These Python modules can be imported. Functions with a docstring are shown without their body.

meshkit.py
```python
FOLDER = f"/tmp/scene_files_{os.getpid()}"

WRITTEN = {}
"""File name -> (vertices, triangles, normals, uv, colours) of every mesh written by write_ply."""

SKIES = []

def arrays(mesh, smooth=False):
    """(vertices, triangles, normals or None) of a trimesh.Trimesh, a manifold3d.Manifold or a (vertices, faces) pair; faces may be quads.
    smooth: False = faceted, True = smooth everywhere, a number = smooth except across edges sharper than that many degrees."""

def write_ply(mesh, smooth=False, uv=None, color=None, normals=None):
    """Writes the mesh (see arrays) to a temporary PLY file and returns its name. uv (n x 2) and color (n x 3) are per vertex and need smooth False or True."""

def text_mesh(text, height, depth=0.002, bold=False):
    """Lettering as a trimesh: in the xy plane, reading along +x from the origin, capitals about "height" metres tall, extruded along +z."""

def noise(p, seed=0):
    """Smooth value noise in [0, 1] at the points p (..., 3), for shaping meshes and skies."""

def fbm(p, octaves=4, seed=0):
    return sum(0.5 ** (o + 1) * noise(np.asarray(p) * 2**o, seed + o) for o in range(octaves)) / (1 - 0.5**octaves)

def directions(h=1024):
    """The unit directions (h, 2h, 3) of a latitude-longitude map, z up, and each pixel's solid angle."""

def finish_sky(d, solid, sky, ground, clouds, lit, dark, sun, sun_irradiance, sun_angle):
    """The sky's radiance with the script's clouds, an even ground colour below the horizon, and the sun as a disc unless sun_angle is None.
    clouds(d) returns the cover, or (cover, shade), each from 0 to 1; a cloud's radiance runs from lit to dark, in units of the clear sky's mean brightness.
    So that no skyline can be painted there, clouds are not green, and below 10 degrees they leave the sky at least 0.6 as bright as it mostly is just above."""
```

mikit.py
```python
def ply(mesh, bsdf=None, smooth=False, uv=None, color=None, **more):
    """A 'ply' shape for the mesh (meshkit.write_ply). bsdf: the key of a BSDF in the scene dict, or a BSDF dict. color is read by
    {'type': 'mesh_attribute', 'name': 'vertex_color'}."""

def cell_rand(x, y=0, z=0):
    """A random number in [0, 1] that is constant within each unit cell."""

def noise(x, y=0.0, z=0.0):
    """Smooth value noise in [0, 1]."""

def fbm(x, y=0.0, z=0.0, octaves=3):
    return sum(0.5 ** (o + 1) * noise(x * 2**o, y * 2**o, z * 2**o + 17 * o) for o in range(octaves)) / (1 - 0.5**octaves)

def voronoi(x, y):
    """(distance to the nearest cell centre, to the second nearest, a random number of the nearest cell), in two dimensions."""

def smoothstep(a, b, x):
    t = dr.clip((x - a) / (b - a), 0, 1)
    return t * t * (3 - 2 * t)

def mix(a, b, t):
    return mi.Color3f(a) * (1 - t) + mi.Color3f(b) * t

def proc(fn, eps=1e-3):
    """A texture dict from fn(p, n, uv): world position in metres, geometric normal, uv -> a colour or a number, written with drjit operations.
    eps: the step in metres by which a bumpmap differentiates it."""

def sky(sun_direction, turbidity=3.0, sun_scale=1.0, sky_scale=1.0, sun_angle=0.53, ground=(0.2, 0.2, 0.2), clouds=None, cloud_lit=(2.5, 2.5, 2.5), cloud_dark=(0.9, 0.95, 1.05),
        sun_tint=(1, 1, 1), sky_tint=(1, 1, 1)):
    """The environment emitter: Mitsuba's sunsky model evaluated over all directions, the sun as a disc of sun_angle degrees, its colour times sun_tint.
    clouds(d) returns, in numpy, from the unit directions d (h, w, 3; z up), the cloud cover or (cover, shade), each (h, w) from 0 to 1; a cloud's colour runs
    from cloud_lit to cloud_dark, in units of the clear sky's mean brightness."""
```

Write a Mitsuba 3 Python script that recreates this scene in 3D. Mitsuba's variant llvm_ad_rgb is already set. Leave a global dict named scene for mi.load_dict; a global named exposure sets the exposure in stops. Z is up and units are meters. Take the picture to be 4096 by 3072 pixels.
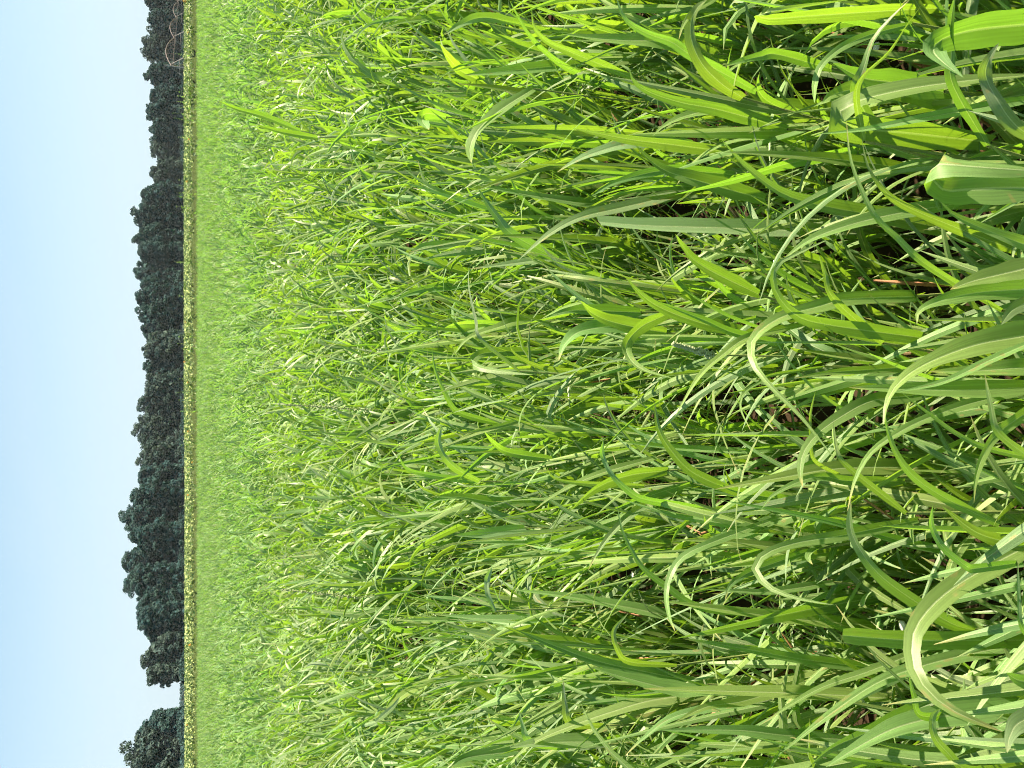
import math, numpy as np, drjit as dr, mitsuba as mi, mikit, meshkit
from mikit import noise, cell_rand, smoothstep, mix

T = mi.ScalarTransform4f
scene, labels = {}, {}

# ---------------------------------------------------------------- camera (the phone was held upright, so the picture lies on its side)
EYE = 1.65
PITCH = math.atan((2048 - 733) / 3077.0)
FOV = 2 * math.degrees(math.atan(2048 / 3077.0))
scene['camera'] = {'type': 'perspective', 'fov': FOV, 'fov_axis': 'x', 'near_clip': 0.05, 'far_clip': 6000.0,
                   'to_world': T().look_at(origin=[0, 0, EYE], target=[0, math.cos(PITCH), EYE - math.sin(PITCH)], up=[1, 0, 0]),
                   'medium': {'type': 'ref', 'id': 'air'}}
# ---------------------------------------------------------------- daylight
SUN = (0.61, 0.05, 0.79)
def thin_cloud(d):
    """Pale summer haze low in the sky all round, with faint wisps in it."""
    q = d / np.maximum(d[..., 2:3], 0.05)
    wisps = meshkit.fbm(np.stack([q[..., 0] * 1.3 + q[..., 1] * .5, q[..., 1] * .35, q[..., 2] * 0], -1), 4, 3)
    el = np.degrees(np.arcsin(np.clip(d[..., 2], -1, 1)))
    return np.clip(.92 - .062 * el, .08, .92) + .10 * np.clip((wisps - .45) * 3, 0, 1) * np.clip(el / 5, 0, 1)
scene['sky'] = mikit.sky(SUN, turbidity=3, sun_scale=1.5, sky_scale=0.78, sky_tint=(1.06, 1.0, 0.875), clouds=thin_cloud, cloud_lit=(1.44, 1.73, 1.91), cloud_dark=(1.44, 1.73, 1.91), ground=(0.10, 0.14, 0.05))
exposure = 3.0
# ---------------------------------------------------------------- air
scene['air'] = {'type': 'homogeneous', 'albedo': {'type': 'rgb', 'value': [0.78, 0.90, 1.0]}, 'sigma_t': 0.00009}
scene['haze'] = {'type': 'cube', 'to_world': T().translate([40, 230, 14.5]).scale([330, 260, 15.5]), 'bsdf': {'type': 'null'}, 'interior': {'type': 'ref', 'id': 'air'}}
labels['haze'] = {'kind': 'stuff', 'label': 'thin summer haze in the air over the fields'}

# ---------------------------------------------------------------- materials
def leaf_bsdf(name, reflect, transmit, weight=0.5, gloss=0.42, spec=0.6, vein=True, hue=0.25, dry=0.0):
    """A thin leaf: reflects on both faces, lets yellower light through. uv: x = blade number + place across, y = place along."""
    r0, t0 = mi.Color3f(*reflect), mi.Color3f(*transmit)
    def tone(uv):
        k = dr.floor(uv.x); u = uv.x - k
        a = cell_rand(k, 3.0); b = cell_rand(k, 7.0)
        s = 0.78 + 0.44 * a
        if vein:
            s = s * (0.80 + 0.40 * noise(u * 26.0, k * 3.7, uv.y * 1.3)) * (0.9 + 0.2 * noise(u * 3.0, uv.y * 5.0, k))
        return k, u, a, b, s
    def rib(u):
        return 1 - smoothstep(0.02, 0.05, dr.abs(u - 0.5))
    def refl(p, n, uv):
        k, u, a, b, s = tone(uv)
        c = r0 * s * mi.Color3f(1 + hue * (b - .5), 1.0, 1 - hue * (b - .5))
        if vein:
            c = dr.lerp(c, mi.Color3f(0.20, 0.28, 0.17) * s, 0.8 * smoothstep(0.72, 0.92, cell_rand(k, 5.0)))
            c = dr.lerp(c, mi.Color3f(0.55, 0.62, 0.38), 0.45 * rib(u))
            spot = smoothstep(0.74, 0.84, noise(u * 5.0, uv.y * 22.0, k * 1.7)) * smoothstep(0.55, 0.7, cell_rand(k, 13.0))
            c = dr.lerp(c, mi.Color3f(0.34, 0.27, 0.12), 0.55 * spot)
        tip = smoothstep(0.90, 1.0, uv.y) * smoothstep(0.55, 0.75, cell_rand(k, 11.0))
        c = dr.lerp(c, mi.Color3f(0.45, 0.36, 0.16), 0.7 * tip)
        return c
    def tran(p, n, uv):
        k, u, a, b, s = tone(uv)
        c = t0 * s * mi.Color3f(1 + hue * (b - .5), 1.0, 1.0)
        if vein: c = dr.lerp(c, mi.Color3f(0.42, 0.58, 0.12), 0.4 * rib(u))
        return c
    scene[name + '_top'] = {'type': 'twosided', 'bsdf': {'type': 'principled', 'base_color': mikit.proc(refl), 'roughness': gloss, 'specular': spec}}
    scene[name + '_through'] = {'type': 'principledthin', 'base_color': mikit.proc(tran), 'roughness': 0.6, 'spec_trans': 0.0, 'diff_trans': 2.0}
    scene[name] = {'type': 'blendbsdf', 'weight': weight, 'a': {'type': 'ref', 'id': name + '_top'}, 'b': {'type': 'ref', 'id': name + '_through'}}

leaf_bsdf('blade', (0.180, 0.290, 0.098), (0.232, 0.440, 0.018), 0.46, gloss=0.45, spec=0.48)
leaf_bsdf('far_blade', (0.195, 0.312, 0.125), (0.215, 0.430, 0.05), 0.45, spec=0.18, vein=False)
leaf_bsdf('tree_leaf', (0.045, 0.098, 0.097), (0.018, 0.050, 0.032), 0.30, gloss=0.6, spec=0.06, vein=False, hue=0.22)
leaf_bsdf('olive_leaf', (0.068, 0.112, 0.100), (0.025, 0.050, 0.03), 0.28, gloss=0.6, spec=0.06, vein=False, hue=0.2)
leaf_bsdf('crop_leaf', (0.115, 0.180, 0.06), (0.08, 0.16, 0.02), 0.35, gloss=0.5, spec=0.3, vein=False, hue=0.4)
leaf_bsdf('dry_leaf', (0.20, 0.13, 0.07), (0.18, 0.09, 0.03), 0.25, gloss=0.6, spec=0.3)
scene['stem_skin'] = {'type': 'twosided', 'bsdf': {'type': 'principled', 'base_color': mikit.proc(lambda p, n, uv: mix((0.13, 0.20, 0.06), (0.24, 0.28, 0.10), noise(p.x * 60, p.y * 60, p.z * 25))), 'roughness': 0.45}}
scene['seed_skin'] = {'type': 'twosided', 'bsdf': {'type': 'principled', 'base_color': mikit.proc(lambda p, n, uv: mix((0.20, 0.27, 0.11), (0.36, 0.40, 0.22), noise(p.x * 300, p.y * 300, p.z * 300))), 'roughness': 0.7}}
scene['bark'] = {'type': 'twosided', 'bsdf': {'type': 'diffuse', 'reflectance': mikit.proc(lambda p, n, uv: mix((0.06, 0.05, 0.04), (0.13, 0.11, 0.09), noise(p.x * 6, p.y * 6, p.z * 1.5)))}}
scene['flower_skin'] = {'type': 'twosided', 'bsdf': {'type': 'diffuse', 'reflectance': mikit.proc(lambda p, n, uv: mix((0.75, 0.36, 0.06), (0.80, 0.50, 0.14), noise(p.x * 9, p.y * 9, p.z * 9)))}}
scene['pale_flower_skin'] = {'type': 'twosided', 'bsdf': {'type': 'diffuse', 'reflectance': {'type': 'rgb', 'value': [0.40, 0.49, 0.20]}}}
scene['rusty_pipe'] = {'type': 'twosided', 'bsdf': {'type': 'principled', 'base_color': mikit.proc(lambda p, n, uv: mix((0.085, 0.062, 0.058), (0.13, 0.10, 0.092), noise(p.x * .9, p.y * .9, p.z * 3))), 'roughness': 0.5, 'metallic': 0.15}}
scene['galvanised'] = {'type': 'twosided', 'bsdf': {'type': 'principled', 'base_color': mikit.proc(lambda p, n, uv: mix((0.19, 0.19, 0.195), (0.30, 0.295, 0.29), noise(p.x * 2, p.y * 2, p.z * 4))), 'roughness': 0.45, 'metallic': 0.2}}
scene['rubber'] = {'type': 'twosided', 'bsdf': {'type': 'diffuse', 'reflectance': {'type': 'rgb', 'value': [0.03, 0.03, 0.03]}}}
scene['stone_skin'] = {'type': 'twosided', 'bsdf': {'type': 'diffuse', 'reflectance': mikit.proc(lambda p, n, uv: mix((0.55, 0.53, 0.50), (0.78, 0.77, 0.75), noise(p.x * 90, p.y * 90, p.z * 90)))}}
scene['straw_skin'] = {'type': 'twosided', 'bsdf': {'type': 'principled', 'roughness': 0.65, 'base_color': mikit.proc(lambda p, n, uv: mix((0.30, 0.13, 0.07), (0.48, 0.26, 0.15), noise(p.x * 60, p.y * 60, p.z * 60)))}}
def soil(p, n, uv):
    a = mikit.fbm(p.x * 3, p.y * 3, 0, 4); b = noise(p.x * 70, p.y * 70)
    c = mix((0.022, 0.016, 0.010), (0.065, 0.046, 0.030), a * (0.6 + 0.5 * b))
    return dr.lerp(c, mi.Color3f(0.055, 0.085, 0.025), smoothstep(58.0, 62.0, p.y) * (0.6 + 0.4 * noise(p.x * .4, p.y * .4)))
scene['soil'] = {'type': 'twosided', 'bsdf': {'type': 'bumpmap', 'bsdf': {'type': 'diffuse', 'reflectance': mikit.proc(soil)}, 'arbitrary': mikit.proc(lambda p, n, uv: mikit.fbm(p.x * 25, p.y * 25, 0, 3)), 'scale': 0.012}}

# ---------------------------------------------------------------- helpers
def ray(px, py, z=None, y=None):
    """World point seen at a pixel of the 4096 x 3072 photograph, on a level z or at a distance y."""
    f = 3077.0
    d = np.array([(1536 - py), f * math.cos(PITCH) + (2048 - px) * math.sin(PITCH), -f * math.sin(PITCH) + (2048 - px) * math.cos(PITCH)])
    d = d * ((z - EYE) / d[2] if z is not None else y / d[1])
    return d + [0, 0, EYE]

taken = {}
def numbered(name):
    taken[name] = taken.get(name, -1) + 1
    return name if taken[name] == 0 else f'{name}_{taken[name]:03d}'
def say(key, label=None, category=None, group=None, kind=None):
    labels[key] = {k: v for k, v in (('label', label), ('category', category), ('group', group), ('kind', kind)) if v}
blade_no = [0]
ORD = 'first second third fourth fifth sixth seventh eighth ninth tenth eleventh twelfth thirteenth fourteenth fifteenth sixteenth seventeenth eighteenth nineteenth twentieth'.split()
ONES = 'zero one two three four five six seven eight nine ten eleven twelve thirteen fourteen fifteen sixteen seventeen eighteen nineteen'.split()
TENS = 'twenty thirty forty fifty sixty seventy eighty ninety'.split()
def spelt(n):
    n = int(n)
    return ONES[n] if n < 20 else 'one hundred' if n > 99 else TENS[n // 10 - 2] + ('-' + ONES[n % 10] if n % 10 else '')
def seen_at(p):
    """Where a point stands in the photograph, in words."""
    x, y, z = p[0], p[1], p[2] - EYE
    d = y * math.cos(PITCH) - z * math.sin(PITCH); u = y * math.sin(PITCH) + z * math.cos(PITCH)
    a, b = (2048 - 3077 * u / d) / 40.96, (1536 - 3077 * x / d) / 30.72
    return f'{spelt(min(max(round(a), 0), 100))} percent across, {spelt(min(max(round(b), 0), 100))} percent down the photo'
def nth(k): return ORD[k] if k < 20 else ('twenty-' + ORD[k - 20] if k < 29 else 'thirtieth' if k == 29 else 'thirty-' + ORD[k - 30] if k < 39 else 'fortieth' if k == 39 else 'forty-' + ORD[k - 40])

def cat(parts):
    """Joins (vertices, faces, uv) triples."""
    at, V, F, U = 0, [], [], []
    for v, f, u in parts:
        V.append(v); F.append(f + at); U.append(u if u is not None else np.zeros((len(v), 2))); at += len(v)
    return np.vstack(V), np.vstack(F), np.vstack(U)

def strip_faces(n, rows, cols):
    i, j, k = np.meshgrid(np.arange(n), np.arange(rows - 1), np.arange(cols - 1), indexing='ij')
    a = (i * rows + j) * cols + k
    return np.concatenate([np.stack([a, a + 1, a + cols + 1], -1).reshape(-1, 3), np.stack([a, a + cols + 1, a + cols], -1).reshape(-1, 3)])

def width_profile(s, belly=0.35):
    return (0.50 + 0.50 * np.clip(s / belly, 0, 1) ** 0.8) * np.maximum(1 - s ** 2.4, 0.0) ** 0.85 + 0.015

def sweep(C, S, N, W, cols, fold, first):
    """Ribbons: centre lines C (n, rows, 3), sideways S and face N unit vectors, half widths W (n, rows). -> vertices, faces, uv"""
    n, rows, _ = C.shape
    # two halves that meet in a crease along the midrib
    x = np.linspace(-1, 1, cols) if cols == 2 else np.concatenate([np.linspace(-1, 0, (cols + 1) // 2), np.linspace(0, 1, (cols + 1) // 2)])
    lift = np.abs(x) - 0.5
    cols = len(x)
    v = C[:, :, None] + S[:, :, None] * (x[None, None, :, None] * W[:, :, None, None]) + N[:, :, None] * (lift[None, None, :, None] * (W * fold)[:, :, None, None])
    u = np.empty((n, rows, cols, 2))
    u[..., 0] = (first + np.arange(n))[:, None, None] + (0.5 + 0.48 * x)[None, None]
    u[..., 1] = np.linspace(0, 1, rows)[None, :, None]
    f = strip_faces(n, rows, cols)
    if cols > 2:
        h = cols // 2
        f = f[((f % cols) < h).all(1) | ((f % cols) >= h).all(1)]
    return v.reshape(-1, 3), f, u.reshape(-1, 2)

def ribbons(base, az, th0, th1, L, W, tw, rng, rows=14, cols=3, fold=0.50, kink=0.0, bend_pow=1.5, drift=0.28):
    """n arching grass leaves from their bases. th0, th1: angle from the vertical at the base and the tip."""
    n = len(base)
    base, az, th0, th1, L, W, tw = (np.asarray(x, float) for x in (base, az, th0, th1, L, W, tw))
    s = np.linspace(0, 1, rows)[None]
    th = th0[:, None] + (th1 - th0)[:, None] * s ** bend_pow
    if kink:
        on = rng.random(n) < kink
        th = th + (on * rng.uniform(0.7, 1.7, n))[:, None] / (1 + np.exp(-(s - rng.uniform(.35, .75, n)[:, None]) * 30))
    a = az[:, None] + drift * rng.normal(0, 1, n)[:, None] * s
    d = np.stack([np.sin(th) * np.cos(a), np.sin(th) * np.sin(a), np.cos(th)], -1)
    C = base[:, None] + np.concatenate([np.zeros((n, 1, 3)), np.cumsum((d[:, :-1] + d[:, 1:]) / 2, 1)], 1) * (L / (rows - 1))[:, None, None]
    C[..., 2] = np.maximum(C[..., 2], 0.015)
    e = np.stack([-np.sin(a), np.cos(a), 0 * a], -1)
    nn = np.cross(e, d)
    t = (tw[:, None] * (0.25 + s))[..., None]
    S, N = e * np.cos(t) + nn * np.sin(t), nn * np.cos(t) - e * np.sin(t)
    first = blade_no[0]; blade_no[0] = (blade_no[0] + n) % 4000
    return sweep(C, S, N, W[:, None] / 2 * width_profile(s), cols, fold, first)

def tube(path, radius, sides=6):
    p = np.asarray(path, float); r = np.broadcast_to(radius, (len(p),))
    t = np.gradient(p, axis=0); t /= np.linalg.norm(t, axis=1, keepdims=True) + 1e-12
    a = np.cross(t, np.where(np.abs(t[:, 2:]) < 0.9, [0, 0, 1.0], [1.0, 0, 0])); a /= np.linalg.norm(a, axis=1, keepdims=True)
    b = np.cross(t, a); g = np.arange(sides + 1) * 2 * np.pi / sides
    v = p[:, None] + r[:, None, None] * (np.cos(g)[None, :, None] * a[:, None] + np.sin(g)[None, :, None] * b[:, None])
    return v.reshape(-1, 3), strip_faces(1, len(p), sides + 1)[:, ::-1], None

def put(key, geo, bsdf, smooth=True, **more):
    v, f, u = geo
    scene[key] = mikit.ply((v, f), bsdf, smooth=smooth, uv=u, **more)
    return key

# ---------------------------------------------------------------- the ground: one sheet to the horizon
g = np.concatenate([-np.geomspace(3000, 60, 14), np.linspace(-40, 40, 9), np.geomspace(60, 3000, 14)])
gx, gy = np.meshgrid(g, g, indexing='ij')
put('ground', (np.stack([gx, gy + 20, 0 * gx], -1).reshape(-1, 3), strip_faces(1, len(g), len(g)), None), 'soil')
say('ground', kind='structure', label='dark brown field soil under the grass')

# ---------------------------------------------------------------- the grass crop
FIELD_END = 58.0
def sward(x, y):
    """Relative height of the crop, which grows unevenly."""
    p = np.stack([x, y, 0 * x], -1)
    return 0.80 + 0.26 * meshkit.noise(p * 0.7, 2) + 0.20 * meshkit.noise(p * 2.1, 5)

def plant_leaves(x, y, rng, per, Lr, Wr, h_top, rows, cols, droop=0.6, cap=None, **more):
    """Leaves of many plants at once: 'per' leaves for each root (x, y), alternating up the stem."""
    n = len(x); k = np.tile(np.arange(per), n); i = np.repeat(np.arange(n), per)
    f = (k + rng.random(len(k))) / per
    H = (h_top * sward(x, y) * rng.uniform(.85, 1.12, n))[i]
    if cap is not None: H = np.minimum(H, cap[i])
    z = H * (0.10 + 0.52 * f)
    az = (rng.uniform(0, 2 * np.pi, n))[i] + np.pi * k + rng.normal(0, .5, len(k))
    L = rng.uniform(*Lr, len(k)) * (0.75 + 0.35 * np.sin(np.pi * np.clip(f * 1.1, 0, 1)))
    L = np.minimum(L, (H - z) * 1.55 + 0.10)
    th0 = rng.uniform(0.04, 0.34, len(k)); th1 = th0 + np.abs(rng.normal(droop, 0.65, len(k)))
    W = rng.uniform(*Wr, len(k)) * rng.choice([0.5, 1.0, 1.15], len(k), p=[.18, .5, .32])
    base = np.stack([x[i] + rng.normal(0, .012, len(k)), y[i] + rng.normal(0, .012, len(k)), z], -1)
    return ribbons(base, az, th0, th1, L, W, rng.normal(0, .8, len(k)), rng, rows, cols, kink=.10, **more)

def scatter(rng, y0, y1, density, half=lambda y: 0.52 * y + 2.2):
    Y = np.sqrt(rng.uniform(y0 ** 2, y1 ** 2, int(density * (half(y1) + half(y0)) * (y1 - y0)))) if y0 > 5 else rng.uniform(y0, y1, int(density * 2 * half(y1) * (y1 - y0)))
    X = rng.uniform(-1, 1, len(Y)) * half(y1)
    keep = (np.abs(X) < half(Y)) & ((Y < 2) | (Y > 12) | (rng.random(len(Y)) < .35 + 1.1 * meshkit.noise(np.stack([X * 1.5, Y * 1.5, 0 * X], -1), 21)))
    return X[keep], Y[keep]

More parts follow.
